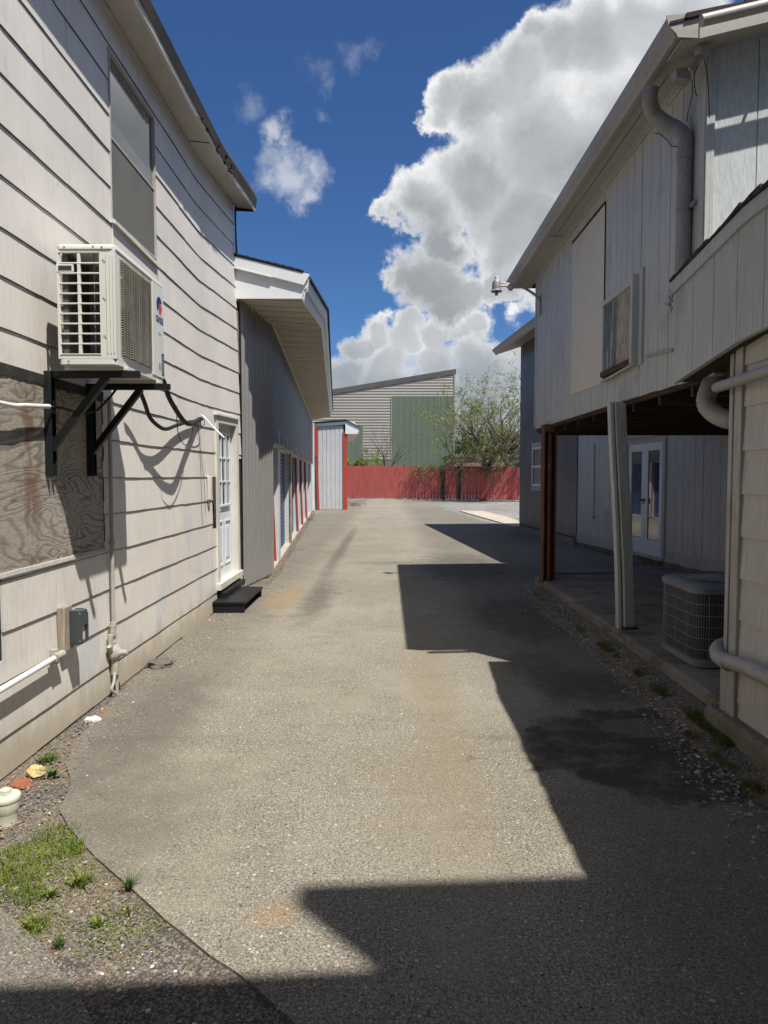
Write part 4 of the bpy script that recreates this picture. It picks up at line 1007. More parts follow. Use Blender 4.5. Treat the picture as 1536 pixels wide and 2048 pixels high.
for (a,b) in ivs:
    pier_m = MB(); pier_m.hexa([(GB(a)-.16,a,0.02),(GB(a)-.004,a,0.02),(GB(b)-.004,b,0.02),(GB(b)-.16,b,0.02),(GB(a)-.16,a,HZ),(GB(a)-.004,a,HZ),(GB(b)-.004,b,HZ),(GB(b)-.16,b,HZ)])
    pier_m.build('pier','jamb_white',gar,bevel=.004)
for i,(a,b) in enumerate(ivs[:5]):
    if i == 1:
        m1 = MB(); m1.hexa([(GB(a)-.02,a-.03,0),(GB(a)+.012,a-.03,0),(GB(a)+.012,a+.03,0),(GB(a)-.02,a+.03,0),(GB(a)-.02,a-.03,HZ),(GB(a)+.012,a-.03,HZ),(GB(a)+.012,a+.03,HZ),(GB(a)-.02,a+.03,HZ)]); m1.build('bare_edge_board','raw_wood',gar)
        continue
    x = GB(a); o = -.05 if i == 0 else 0
    m1 = MB(); m1.hexa([(x-.040+o,a-.025,0),(x+.006+o,a-.025,0),(x+.006+o,a,0),(x-.040+o,a,0),(x-.100+o*1.2,a-.025,HZ-.02),(x-.06+o*1.2,a-.025,HZ-.02),(x-.06+o*1.2,a,HZ-.02),(x-.100+o*1.2,a,HZ-.02)])
    m1.build('red_trim','red_paint',gar)
m1 = MB()   # white end of the row
m1.box(GB(32.6)-.2,GB(32.6)+.08,32.5,32.62,0.02,4.02); m1.build('end_board','jamb_white',gar)
for (a,b) in ops:
    dm = MB(); n = 26; rings=[]
    for k in range(n*4+1):
        z = .03+(HZ-.03)*k/(n*4); o = -.150+.012*math.sin(k*math.pi/2)
        rings.append([Vector((GB(a)+o,a,z)),Vector((GB(b)+o,b,z))])
    dm.loft(rings,0,False,False); dm.build('roller_door','blue_door',gar)
sl_ = MB()
for (a,b) in ops: sl_.hexa([(GB(a)-.22,a,-.01),(GB(a)+.0,a,-.01),(GB(b)+.0,b,-.01),(GB(b)-.22,b,-.01),(GB(a)-.22,a,.045),(GB(a)+.0,a,.045),(GB(b)+.0,b,.045),(GB(b)-.22,b,.045)])
sl_.build('door_sill','pale_concrete',gar)
hd = MB(); rg=[]
for k in range(70):
    y = 11.5+18.6*k/69; wz = .018*mnoise.noise(Vector((y*1.1,0,2)))+.012*math.sin(y*2.1); x = GB(y)
    rg.append([(x-.01,y,HZ-.03),(x+.075+wz,y,HZ-.035+wz),(x+.08+wz,y,HZ-.01+wz),(x-.01,y,HZ+.035)])
hd.loft(rg); hd.build('door_header','garage_metal',gar)
hl = MB(); 
for (a,b) in ops: hl.hexa([(GB(a)-.2,a,HZ-.04),(GB(a)+.02,a,HZ-.04),(GB(b)+.02,b,HZ-.04),(GB(b)-.2,b,HZ-.04),(GB(a)-.2,a,HZ),(GB(a)+.02,a,HZ),(GB(b)+.02,b,HZ),(GB(b)-.2,b,HZ)])
hl.build('lintel','jamb_white',gar)
for y in (12.75,15.0,18.4,21.5,24.6):
    m1 = MB(); m1.box(GB(y)+.01,GB(y)+.035,y-.03,y+.03,HZ+.02,HZ+.26); m1.build('door_hook','jamb_white',gar)
# soffit with ribs, kinked like the wall
def off(Y, o):   # outer edge at overhang o
    return None
in0, in1, in2 = Vector((-2.10,9.93,4.05)), Vector((-1.86,11.55,4.05)), Vector((GB(31.2)+.02,31.2,4.05))
ou0, ou1, ou2 = PX(606,601,Z=4.05), PX(643.6,655,Z=4.05), PX(661,834,Z=4.05)
def soff(t):   # t 0..1 near part, 1..2 far part
    if t <= 1: return in0.lerp(in1,t), ou0.lerp(ou1,t)
    return in1.lerp(in2,t-1), ou1.lerp(ou2,t-1)
rg=[]; T = []; 
def ladder(t0, t1, L):
    n = int(L/.20)
    for k in range(n):
        for u, dz in ((0,0),(.05,0),(.06,.045),(.30,.045),(.31,0),(.52,0),(.53,.035),(.70,.035),(.71,0)): T.append((t0+(t1-t0)*(k+u)/n, dz))
ladder(0, 1, 1.62); ladder(1, 2, 19.7); T.append((2, 0))
for t, dz in T:
    a,b = soff(t)
    rg.append([a+Vector((0,0,dz)), b+Vector((0,0,dz)), b+Vector((0,0,.05)), a+Vector((0,0,.05))])
sm_ = MB().loft(rg)
for t0, t1, L in ((0,1,1.62),(1,2,19.7)):   # darker strips painting in the shade of the soffit ribs
    n = int(L/.30)
    for k in range(n):
        for u0, u1 in ((.08,.40),(.55,.62)):
            a0, b0 = soff(t0+(t1-t0)*(k+u0)/n); a1, b1 = soff(t0+(t1-t0)*(k+u1)/n); dn = Vector((0,0,-.003))
            sm_.quad(a0+dn, b0+dn, b1+dn, a1+dn, 1)
sm_.build('soffit',['soffit_cream','soffit_rib_shade'],gar)
m1 = MB()
for t0,t1 in ((0,1),(1,2)):
    a = soff(t0)[0]; b = soff(t1)[0]; m1.bar(a+Vector((.012,0,-.012)),b+Vector((.012,0,-.012)),.022,.024)
m1.build('soffit_moulding','soffit_cream',gar)
def edge_run(dx0,dz0,dx1,dz1,name,mat,wob=0,n=60,dxa=0,y0s=0.0,bottom_thick=.02):
    rg=[]
    for k in range(n+1):
        t = 2*k/n; b = soff(t)[1]; wv2 = wob*mnoise.noise(Vector((t*23,3,dz0*9)))
        rg.append([b+Vector((dx0,y0s,dz0+wv2)),b+Vector((dx0+bottom_thick,y0s,dz0+wv2)),b+Vector((dx1+bottom_thick,y0s,dz1+wv2)),b+Vector((dx1,y0s,dz1+wv2))])
    return MB().loft(rg).build(name,mat,gar)
edge_run(-.01,-.012,.02,.13,'lower_fascia','white_trim')
edge_run(.045,.12,.07,.27,'upper_fascia','white_trim')
edge_run(-.03,.11,.045,.14,'fascia_step','white_trim',bottom_thick=.03)
# roof
def roofpt(t, u, h):
    b = soff(t)[1]; return Vector((b.x+.12-u, b.y, 4.34+u*.245+h))
rg=[]
for k in range(81):
    t=2*k/80; j=.012*mnoise.noise(Vector((t*40,1,1))); rg.append([roofpt(t,0,-.02+j),roofpt(t,0,.015+j),roofpt(t,1.25,.015),roofpt(t,6.0,.015),roofpt(t,6.0,-.02),roofpt(t,1.25,-.02)])
for r_ in rg[:1]: 
    for p in r_: p.y -= .03
MB().loft(rg).build('roof','shingle',gar)
m1 = MB(); rnd = random.Random(4)     # ragged shingle tabs along the rake
for k in range(10):
    x = -2.15+k*.10; z = 4.385+(-1.05-x)*.245; m1.hexa([(x,9.865,z-.012),(x+.099,9.865,z-.012-.0243),(x+.099,9.95,z-.012-.0243),(x,9.95,z-.012),(x,9.865,z+.010+rnd.uniform(0,.006)),(x+.099,9.865,z+.004-.0243),(x+.099,9.95,z+.004-.0243),(x,9.95,z+.010)])
m1.build('shingle_tabs','shingle',gar)
# gable end face, white with a sloping rake board
y_ = 9.925
def gz(x): return 4.36+(-1.08-x)*.245
ou = ou0.x
m1 = MB(); m1.prism([(-2.12,y_,4.045),(ou+.0,y_,4.045),(ou+.035,y_,4.17),(ou+.085,y_,4.20),(ou+.10,y_,gz(ou+.1)-.05),(-2.12,y_,gz(-2.12)-.04)],(0,.03,0)); m1.build('gable_panel','white_trim',gar)
m1 = MB(); m1.prism([(ou+.035,y_-.045,gz(ou)-.17),(ou+.115,y_-.045,gz(ou+.1)-.0),(-2.14,y_-.045,gz(-2.14)),(-2.14,y_-.045,gz(-2.14)-.15)],(0,.043,0)); m1.build('rake_board','white_trim',gar,bevel=.004)
m1 = MB(); m1.prism([(ou-.4,y_-.055,gz(ou-.4)-.165),(-2.14,y_-.055,gz(-2.14)-.165),(-2.14,y_-.055,gz(-2.14)-.150),(ou-.4,y_-.055,gz(ou-.4)-.155)],(0,.03,0)); m1.build('rake_drip','white_trim',gar)

# ================================================================== SHED AT THE END
sh = thing('metal_shed','small pale grey ribbed metal shed with red corner posts, past the garage row','shed',(-2.6,34,0))
SY = 33.6
m1 = MB(); x0 = PX(636,940,Y=SY).x; x1 = PX(687,940,Y=SY).x
m1.hexa([(x0-4,SY+.02,0),(x1,SY+.02,0),(x1-.66,41,0),(x0-4,41,0),(x0-4,SY+.02,3.95),(x1,SY+.02,3.95),(x1-.66,41,3.95),(x0-4,41,3.95)]); 
nb = 6
for k in range(nb):
    a = x0+(x1-x0)*k/nb; b = x0+(x1-x0)*(k+1)/nb; m1.box(a+.018,b-.018,SY,SY+.022,.02,3.98)
m1.build('wall','shed_metal',sh)
m1 = MB(); a = PX(686,940,Y=SY).x; m1.box(a,a+.20,SY-.05,SY+.06,0,PX(690,863,Y=SY).z); m1.build('corner_post','red_paint',sh)
m1 = MB(); pA = PX(628,850,Y=SY-.1); pB = PX(635,914,Y=SY-.1); m1.prism([(pA.x,SY-.12,pA.z),(pA.x+.16,SY-.12,pA.z),(pB.x+.04,SY-.12,pB.z),(pB.x-.14,SY-.12,pB.z)],(0,.05,0)); m1.build('upper_trim','red_paint',sh)
m1 = MB(); m1.prism([(pB.x-.10,SY-.1,pB.z),(pB.x+.01,SY-.1,pB.z),(pB.x+.08,SY-.1,.02),(pB.x-.02,SY-.1,.02)],(0,.05,0)); m1.build('lower_trim','red_paint',sh)
tz = PX(690,849,Y=SY).z
m1 = MB(); m1.prism([(pA.x-.05,SY-.08,tz-.10),(x1+.1,SY-.08,tz+.0),(x1+.1,SY-.08,tz+.14),(pA.x-.05,SY-.08,tz+.03)],(0,.06,0)); m1.build('fascia','white_trim',sh)
rx = PX(718,860,Y=SY).x; zb_ = PX(700,868,Y=SY).z
m1 = MB(); m1.prism([(x1+.1,SY-.1,zb_),(rx-.06,SY-.1,zb_),(rx-.06,SY-.1,zb_+.08),(rx,SY-.1,zb_+.1),(rx,SY-.1,zb_+.30),(x1+.7*(rx-x1),SY-.1,tz+.12),(x1+.1,SY-.1,tz+.13)],(0,.05,0)); m1.build('eave_end','white_trim',sh)
m1 = MB(); m1.hexa([(x1+.1,SY-.05,zb_),(rx-.05,SY-.05,zb_),(rx-.70,41,zb_),(x1-.6,41,zb_),(x1+.1,SY-.05,zb_+.04),(rx-.05,SY-.05,zb_+.04),(rx-.70,41,zb_+.04),(x1-.6,41,zb_+.04)]); m1.build('soffit','soffit_cream',sh)
m1 = MB(); m1.hexa([(rx-.03,SY-.05,zb_+.02),(rx,SY-.05,zb_+.02),(rx-.65,41,zb_+.02),(rx-.68,41,zb_+.02),(rx-.03,SY-.05,zb_+.30),(rx,SY-.05,zb_+.30),(rx-.65,41,zb_+.30),(rx-.68,41,zb_+.30)]); m1.build('side_fascia','white_trim',sh)
m1 = MB(); m1.loft([[(pA.x-.1+o,y,tz+.06),(x1+.1+o,y,tz+.17),(rx+.04+o,y,zb_+.29),(rx+.04+o,y,zb_+.33),(x1+.1+o,y,tz+.24),(pA.x-.1+o,y,tz+.10)] for y,o in ((SY-.15,0),(41,-.65))]); m1.build('roof','shingle',sh)

# ================================================================== FAR: FENCE, WAREHOUSE, BRICK BUILDING
f0 = Vector((*G(694,997.5),0)); f1 = Vector((*G(1042,1002.5),0)); fd = (f1-f0).normalized(); fl = (f1-f0).length
fn = thing('red_fence','long red board fence closing the end of the driveway','fence',tuple(f0))
rnd = random.Random(9); m1 = MB(); s_ = -9.0; n_ = Vector((fd.y,-fd.x,0))
while s_ < fl+7:
    wdt = rnd.uniform(.20,.25); a = f0+fd*s_; b = f0+fd*(s_+wdt-.017); h = 2.30-.010*max(0,s_)+rnd.uniform(-.015,.02)+.03*mnoise.noise(Vector((s_*.3,0,0))); dd = rnd.uniform(0,.008)
    z0 = .06+rnd.uniform(-.02,.03)
    o = n_*dd; q = n_*(-.02)
    m1.hexa([a+o+Vector((0,0,z0)),b+o+Vector((0,0,z0)),b+q+Vector((0,0,z0)),a+q+Vector((0,0,z0)),a+o+Vector((0,0,h)),b+o+Vector((0,0,h)),b+q+Vector((0,0,h)),a+q+Vector((0,0,h))])
    s_ += wdt
m1.build('boards','fence_red',fn)
m1 = MB()
for z in (.45,1.25,1.95): m1.bar(f0+fd*(-9)-n_*.05+Vector((0,0,z)),f0+fd*(fl+7)-n_*.05+Vector((0,0,z)),.05,.09)
each(m1,'rail','red_paint',fn)
vn = MB(); rnd = random.Random(404)  # twigs added over the fence top to cast branch shadows on its face
for k in range(130):
    s2 = rnd.choice([rnd.uniform(5.2,7.4), rnd.uniform(6.8,12.2), rnd.uniform(8.2,12.2)]); c_ = f0+fd*s2+Vector((0,0,2.2))
    d_ = (fd*rnd.gauss(-.25,.5)+n_*rnd.uniform(.2,.7)+Vector((0,0,rnd.uniform(-.2,.5)))).normalized(); q_ = c_-n_*.1; pts_=[q_]; L_ = rnd.uniform(.5,1.7)
    for j in range(6):
        d_ = (d_+Vector((rnd.gauss(0,.15),rnd.gauss(0,.15),rnd.gauss(-.28,.12)))).normalized(); q_ = q_+d_*L_/6
        if (q_-f0).dot(n_) < .05: q_ = q_+n_*(.06-(q_-f0).dot(n_))
        if q_.z < .15: break
        pts_.append(q_.copy())
    if len(pts_) > 2:
        vn.tube(pts_, [.014-.0017*i for i in range(len(pts_))], 4)
        for p in pts_[2:]:
            for _k in range(rnd.choice([0,1,2,3])):
                u = Vector((rnd.gauss(0,1),rnd.gauss(0,1),rnd.gauss(0,1))).normalized(); v_ = u.cross(Vector((rnd.gauss(0,1),rnd.gauss(0,1),1))).normalized(); z_ = .05
                c1 = p+u*.06; vn.add([c1-u*z_,c1-v_*z_*.5,c1+u*z_,c1+v_*z_*.5],[(0,1,2,3)],1)
SHADOW_TWIGS = vn
for px in (898,934):
    c_ = PX(px,999,Z=0); m1 = MB(); s2 = (c_-f0).dot(fd); p = f0+fd*s2+n_*.06
    m1.tube([p+Vector((0,0,0)),p+Vector((0,0,2.28))],.085 if px<920 else .06,8); m1.tube([p+fd*.14,p+fd*.14+Vector((0,0,2.25))],.04,8); m1.build('gate_post','post_green',fn,True)
m1 = MB()
for (s2,L_) in ((2.8,1.6),(4.6,2.6),(7.3,2.2),(10.5,1.6)):
    m1.bar(f0+fd*s2+n_*.12+Vector((0,0,.04)),f0+fd*(s2+L_)+n_*.16+Vector((0,0,.05)),.09,.07)
each(m1,'kick_board','pale_concrete',fn)

WY = 76.0
tag(SHADOW_TWIGS.build('fence_shadow_twigs',['twig','leaf_fresh'],None,origin=tuple(f0+fd*9)),'added tangle of twigs over the red fence, casting branch shadows on it','vines')
wh = thing('metal_warehouse','large beige ribbed warehouse with green cladding and sloping dark roof, beyond the red fence','warehouse',(0,WY,0))
pr1 = PX(910,742,Y=WY); pr0 = PX(664,783,Y=WY); sl_w = (pr1.z-pr0.z)/(pr1.x-pr0.x)
def rz(x): return pr1.z+(x-pr1.x)*sl_w
XR = pr1.x; gx0 = PX(784,850,Y=WY).x; gz0_ = PX(784,793,Y=WY).z; gl = PX(726,900,Y=WY).x; gzl = PX(700,850,Y=WY).z; gzb = PX(740,918,Y=WY).z
m1 = MB(); per = .30; z = 0.0
while z < rz(XR)-.1:
    for (dz0,dz1,o0,o1) in ((0,.10,0,.035),(.10,.17,.035,.035),(.17,.27,.035,0),(.27,.30,0,0)):
        za, zb2 = z+dz0, z+dz1
        xl = max(-40, XR-(rz(XR)-zb2)/sl_w)
        segs = [(xl, XR-.12)]
        if zb2 < gz0_: segs = [(xl, gx0)]
        if zb2 < gzl: segs = [(gl, gx0)]
        if zb2 < gzb: segs = []
        for (a,b) in segs:
            if b > a: m1.quad((a,WY-o0,za),(b,WY-o0,za),(b,WY-o1,zb2),(a,WY-o1,zb2))
    z += per
m1.build('ribbed_wall','ribbed_beige',wh)
m1 = MB(); m1.prism([(-40,WY+.02,0),(XR,WY+.02,0),(XR,WY+.02,rz(XR)),(-40,WY+.02,rz(-40))],(0,30,0)); m1.build('wall_core','ribbed_beige',wh)
m1 = MB(); x = gx0
while x < XR-.05:
    m1.box(x+.02,min(x+.64,XR)-.02,WY-.08,WY-.02,0,gz0_-.02); x += .64
m1.box(gx0,XR,WY-.055,WY+.0,0,gz0_); m1.build('green_wall','green_cladding',wh)
m1 = MB(); x = gl
while x > -40: m1.box(x-.62,x-.02,WY-.08,WY-.02,0,gzl); x -= .64
m1.box(-40,gl,WY-.055,WY-.0,0,gzl); m1.box(gl,gx0,WY-.07,WY+.0,0,gzb); m1.build('green_base','green_cladding',wh)
m1 = MB(); m1.box(gx0-.10,gx0,WY-.10,WY,gzb,gz0_+.06); m1.box(gx0,XR,WY-.10,WY,gz0_-.02,gz0_+.06); m1.box(XR-.12,XR+.02,WY-.1,WY+.02,0,rz(XR)-.1); m1.box(gl-.06,gl,WY-.1,WY,gzb,gzl); m1.box(gl,gx0,WY-.1,WY,gzb-.05,gzb+.03); m1.build('wall_trim','ribbed_beige',wh)
m1 = MB(); m1.prism([(XR+.12,WY-.11,rz(XR)-.30),(XR+.12,WY-.11,rz(XR)+.22),(-40,WY-.11,rz(-40)+.22),(-40,WY-.11,rz(-40)-.30)],(0,31,0)); m1.build('roof','dark_trim',wh)

bb = thing('brick_building','low red brick building behind the trees, right of the warehouse','building',(10,62,0))
bz = PX(960,914,Y=62).z; bx = PX(906,930,Y=62).x
m1 = MB(); m1.box(bx,30,62,72,0,bz); m1.build('wall','brick',bb)
m1 = MB(); m1.box(bx-.2,30.2,61.8,72.2,bz,bz+.22); m1.build('roof','dark_trim',bb)
for x in (10.6,13.2):
    m1 = MB(); m1.box(x,x+1.1,61.93,61.99,1.9,bz-.25); m1.build('window','door_glass',bb)

# ------------------------------------------------------------------ trees
def tree(name, label, base, height, spread, seed, lean=(0,0), nlimb=5, leafn=900, leafmat_='leaf_fresh', levels=4, trunk_r=.14, bare=False, fork=.22, cat='tree', leaf=.07, group=None, clump=5, low=.0, fwd=0):
    rnd = random.Random(seed); t = thing(name, label, cat, base, group)
    tm = MB(); cm_ = MB(); tips = []
    def branch(p, d, L, r, lev, mb):
        n = 5 if lev < 3 else 3; pts=[p]; rs=[r]; q = Vector(p); dd = Vector(d)
        for k in range(n):
            dd = (dd + Vector((rnd.gauss(0,.16),rnd.gauss(0,.16),rnd.gauss(.03,.10)))).normalized()
            q = q + dd*L/n; pts.append(q.copy()); rs.append(r*(1-.5*(k+1)/n))
        mb.tube(pts, rs, 7 if lev < 2 else 4)
        if lev >= levels-1:
            for k in range(1, len(pts)): tips.append((pts[k], dd))
        if lev < levels:
            for _ in range(rnd.choice([2,3,3]) if lev else nlimb):
                k = rnd.randint(max(1,n-3), n) if lev else rnd.randint(1,n)
                a = Vector((rnd.gauss(0,1),rnd.gauss(0,1),rnd.gauss(.25,.5))).normalized()
                nd = (dd*.75+a*spread).normalized()
                if nd.z < low: nd.z = low+.1; nd.normalize()
                branch(pts[k], nd, L*rnd.uniform(.55,.8), rs[k]*.62, lev+1, cm_)
    b = Vector(base); ntr = 2 if fork else 1
    d0 = Vector((lean[0],lean[1],1)).normalized(); h0 = height*(fork or .25)
    tm.tube([b, b+d0*h0*.5, b+d0*h0],[trunk_r*1.25,trunk_r,trunk_r*.85],10)
    top = b+d0*h0
    for k in range(3):
        a = R(120*k+rnd.uniform(-30,30)); nd = (Vector((math.cos(a)*spread*.8,math.sin(a)*spread*.8-fwd,1))).normalized()
        branch(top, nd, height*.36, trunk_r*.62, 0, tm)
    tm.build('trunk','bark',t,True)
    lf = cm_
    if not bare and tips:
        for _ in range(leafn):
            p, dd = rnd.choice(tips)
            c0 = p + Vector((rnd.gauss(0,.07),rnd.gauss(0,.07),rnd.gauss(0,.07)))
            for _k in range(clump):
                s = leaf*rnd.uniform(.5,1.2); u = Vector((rnd.gauss(0,1),rnd.gauss(0,1),rnd.gauss(0,1))).normalized(); v = u.cross(Vector((rnd.gauss(0,1),rnd.gauss(0,1),rnd.gauss(0,1)))).normalized()
                c1 = c0+Vector((rnd.gauss(0,.06),rnd.gauss(0,.06),rnd.gauss(0,.06)))*(leaf/.06)
                lf.add([c1-u*s,c1-v*s*.45,c1+u*s,c1+v*s*.45],[(0,1,2,3)],1)
    lf.build('crown',['twig',leafmat_],t)
    return t
def tp(px, Y): return PX(px, 952, Y=Y).x
tree('budding_tree','tall budding tree with forked dark trunk behind the red fence, standing clear of walls',(tp(966,47.2),47.2,0),8.8,.85,21,lean=(0,-.20),nlimb=7,leafn=1700,levels=4,trunk_r=.26,fork=.22,leaf=.068,clump=4,fwd=1.0)
tree('budding_tree','budding tree rising highest behind the fence, half hidden by the grey corrugated wall',(tp(1022,46.4),46.4,0),9.6,.8,33,lean=(-.03,-.20),nlimb=6,leafn=1000,levels=4,trunk_r=.24,fork=.18,leaf=.068,clump=4,fwd=1.0)
tree('added_young_tree','added thin leaning young tree casting branch shadows on the fence, before the green warehouse corner',(tp(918,47.6),47.6,0),6.6,.85,45,lean=(-.15,-.25),nlimb=5,leafn=900,levels=4,trunk_r=.08,fork=.28,leaf=.06,clump=4,fwd=.9)  # tree added leaning forward so its crown throws shadow on the fence
tree('bare_tree','small bare twiggy tree behind the fence before the warehouse',(tp(772,50.3),50.3,0),5.3,.6,52,nlimb=7,levels=4,trunk_r=.075,fork=.35,bare=True,fwd=.35)
tree('leafy_shrub','bright green shrub showing over the fence beside the shed',(tp(708,52.0),52.0,0),3.4,.9,61,nlimb=5,leafn=900,levels=2,trunk_r=.05,fork=.3,leaf=.09,clump=5,cat='shrub')
tree('leafy_shrub','thin sprouting shrub over the fence between the shed and the bare tree',(tp(745,51.6),51.6,0),4.0,.4,62,nlimb=3,leafn=260,levels=2,trunk_r=.04,fork=.3,leaf=.07,clump=4,cat='shrub')
for i,(px,Y,h,sd_,lb) in enumerate(((935,84,8.0,71,'left one of the far olive trees behind the brick building'),(985,88,8.6,72,'middle one of the far olive trees behind the brick building'),(1035,82,8.6,73,'right one of the far olive trees, beside the grey corrugated wall'))):
    tree('distant_tree',lb,(tp(px,Y),Y,0),h,1.0,sd_,nlimb=6,leafn=2600,leafmat_='leaf_olive',levels=3,trunk_r=.22,fork=.15,leaf=.16,clump=6,group='far trees behind the brick building')

# ================================================================== RIGHT: FAR CORRUGATED BUILDING
def CX(Y): return 3.96+.077*(21.2-Y)
cb_ = thing('corrugated_building','dark grey corrugated metal building at the far right with a white window','building',(4.3,18.5,0))
m1 = MB(); corr(m1,(CX(16.2),16.2),(CX(21.2),21.2),.20,5.5,.21,.032,0,-1); m1.build('corrugated_wall','galvanised',cb_,True,sharp=80)
m1 = MB(); m1.hexa([(CX(10.4)+.06,10.4,.1),(CX(21.2)+.03,21.17,.05),(12,21.17,.05),(12,10.4,.1),(CX(10.4)+.06,10.4,5.45),(CX(21.2)+.03,21.17,5.45),(12,21.17,7.0),(12,10.4,7.0)]); m1.build('inner_wall','dark_trim',cb_)
m1 = MB(); m1.hexa([(CX(16.2)-.10,16.25,-.02),(CX(16.2)+.02,16.25,-.02),(CX(21.3)+.02,21.35,-.02),(CX(21.3)-.12,21.35,-.02),(CX(16.2)-.10,16.25,.16),(CX(16.2)+.02,16.25,.16),(CX(21.3)+.02,21.35,.10),(CX(21.3)-.12,21.35,.10)]); m1.build('sill_beam','raw_wood',cb_)
m1 = MB(); m1.box(CX(21.2)+.0,12,21.2,21.24,.05,5.5); m1.build('end_wall','galvanised',cb_)
EX = lambda Y: 3.24+.085*(21.4-Y)
m1 = MB(); rgs=[]
for y in (10.9,21.45): rgs.append([(EX(y)+.02,y,5.22),(CX(y)+.1,y,5.47),(CX(y)+.1,y,5.50),(EX(y)+.02,y,5.25)])
m1.loft(rgs); m1.build('soffit','soffit_grey',cb_)
m1 = MB(); rgs=[]
for y in (10.9,21.42): rgs.append([(EX(y)-.02,y,5.20),(EX(y)-.03,y,5.24),(EX(y)-.10,y,5.30),(EX(y)-.12,y,5.36),(EX(y)+.02,y,5.36),(EX(y)+.02,y,5.20)])
m1.loft(rgs); m1.build('gutter','gutter_paint',cb_)
m1 = MB(); rgs=[]
for y in (10.9,21.48): rgs.append([(EX(y)-.06,y,5.37),(12,y,7.6),(12,y,7.66),(EX(y)-.06,y,5.41)])
m1.loft(rgs); m1.build('roof','shingle',cb_)
# white window
nA = Vector((1,.077,0)).normalized()
wa = PX(1068,895,n=nA,p=(CX(18),18,0)); wb = PX(1068,972,n=nA,p=(CX(18),18,0)); yf = wa.y; yn = yf-1.0
def CBX(mb,y0,y1,z0,z1,d0,d1,m=0):
    mb.hexa([(CX(y0)-d1,y0,z0),(CX(y0)-d0,y0,z0),(CX(y1)-d0,y1,z0),(CX(y1)-d1,y1,z0),(CX(y0)-d1,y0,z1),(CX(y0)-d0,y0,z1),(CX(y1)-d0,y1,z1),(CX(y1)-d1,y1,z1)],m)
m1 = MB(); z0,z1 = wb.z,wa.z
CBX(m1,yn,yn+.06,z0,z1,.0,.06); CBX(m1,yf-.06,yf,z0,z1,.0,.06); CBX(m1,yn,yf,z1-.06,z1,.0,.055); CBX(m1,yn,yf,z0,z0+.06,.0,.055); CBX(m1,yn,yf,(z0+z1)/2-.03,(z0+z1)/2+.03,.0,.05)
wn = m1.build('window','door_white',cb_,bevel=.004)
m1 = MB(); CBX(m1,yn+.05,yf-.05,z0+.05,z1-.05,.02,.03); m1.build('pane','curtain_glass',wn)
m1 = MB(); CBX(m1,yn-.05,yf+.10,z1+.01,z1+.12,-.01,.05); CBX(m1,yn-.05,yf+.08,z0-.13,z0-.01,-.01,.045); each(m1,'window_board','old_trim',wn)

# ================================================================== RIGHT: GREY TWO-STOREY BUILDING ON POSTS
gb = thing('grey_building','grey two-storey building whose upper floor overhangs a porch on posts','building',(3.4,7.6,0))
XW = 2.15; YN, YF = 4.90, 10.36; ZB = 2.27; ZS = 4.44
rnd = random.Random(13)
m1 = MB(); y = YN+.03
pan = (7.10,8.24); wnd = (6.12,7.06)
while y < YF-.02:
    wd = .203 if rnd.random()<.8 else .15
    y2 = min(y+wd, YF); o = rnd.uniform(0,.003)
    def zlow(yy): return ZB+(yy-YN)*.008 + (.004*rnd.uniform(-1,1))
    z0 = zlow(y)
    pcs = [(z0, ZS)]
    yc = (y+y2)/2
    m1.box(XW-.012-o,XW+.004,y+.004,y2-.004,z0,ZS)
    y = y2
m1.box(XW-.008,XW+.01,YN,YF,ZB+.01,ZS)
m1.build('side_wall','grey_siding',gb)
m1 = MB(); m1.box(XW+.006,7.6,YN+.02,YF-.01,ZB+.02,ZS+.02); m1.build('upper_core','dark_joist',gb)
m1 = MB(); m1.box(XW-.022,XW+.02,YF-.05,YF+.02,ZB+.05,ZS); m1.box(XW-.022,XW-.004,YN-.02,YN+.10,ZB+.2,ZS); m1.box(XW-.022,XW+.035,YN-.028,YN-.006,ZB+.2,ZS); each(m1,'corner_board','grey_siding',gb,bevel=.003)
m1 = MB(); _a = PX(1536,80.6,Y=YN); _b = PX(1417.5,109,Y=YN); rsl = (_a.z-_b.z)/(_a.x-_b.x)
m1.prism([(XW,YN-.003,ZB),(7.6,YN-.003,ZB),(7.6,YN-.003,ZS+(7.6-XW)*rsl+.02),(XW,YN-.003,ZS+.02)],(0,.033,0))
x = XW+.036
while x < 5: m1.prism([(x,YN-.012,2.3),(x+.285,YN-.012,2.3),(x+.285,YN-.012,ZS+(x+.285-XW)*rsl),(x,YN-.012,ZS+(x-XW)*rsl)],(0,.012,0)); x += .293
m1.build('front_wall','pale_grey_siding',gb)
# cream sheet
m1 = MB(); pa = PX(1146,487,X=XW-.02); pb_ = PX(1211,407,X=XW-.02); pc = PX(1206,765,X=XW-.02); pd = PX(1142,790,X=XW-.02)
m1.prism([pa,pb_,pc,pd],(.012,0,0)); m1.build('cream_sheet','cream_panel',gb)
m1 = MB(); m1.bar(pa+Vector((-.002,0,.01)),pb_+Vector((-.002,0,.01)),.016,.022); m1.bar(pb_+Vector((-.002,-.006,0)),pc+Vector((-.002,-.006,0)),.008,.008,(0,1,0)); m1.build('sheet_gap','dark_joist',gb)
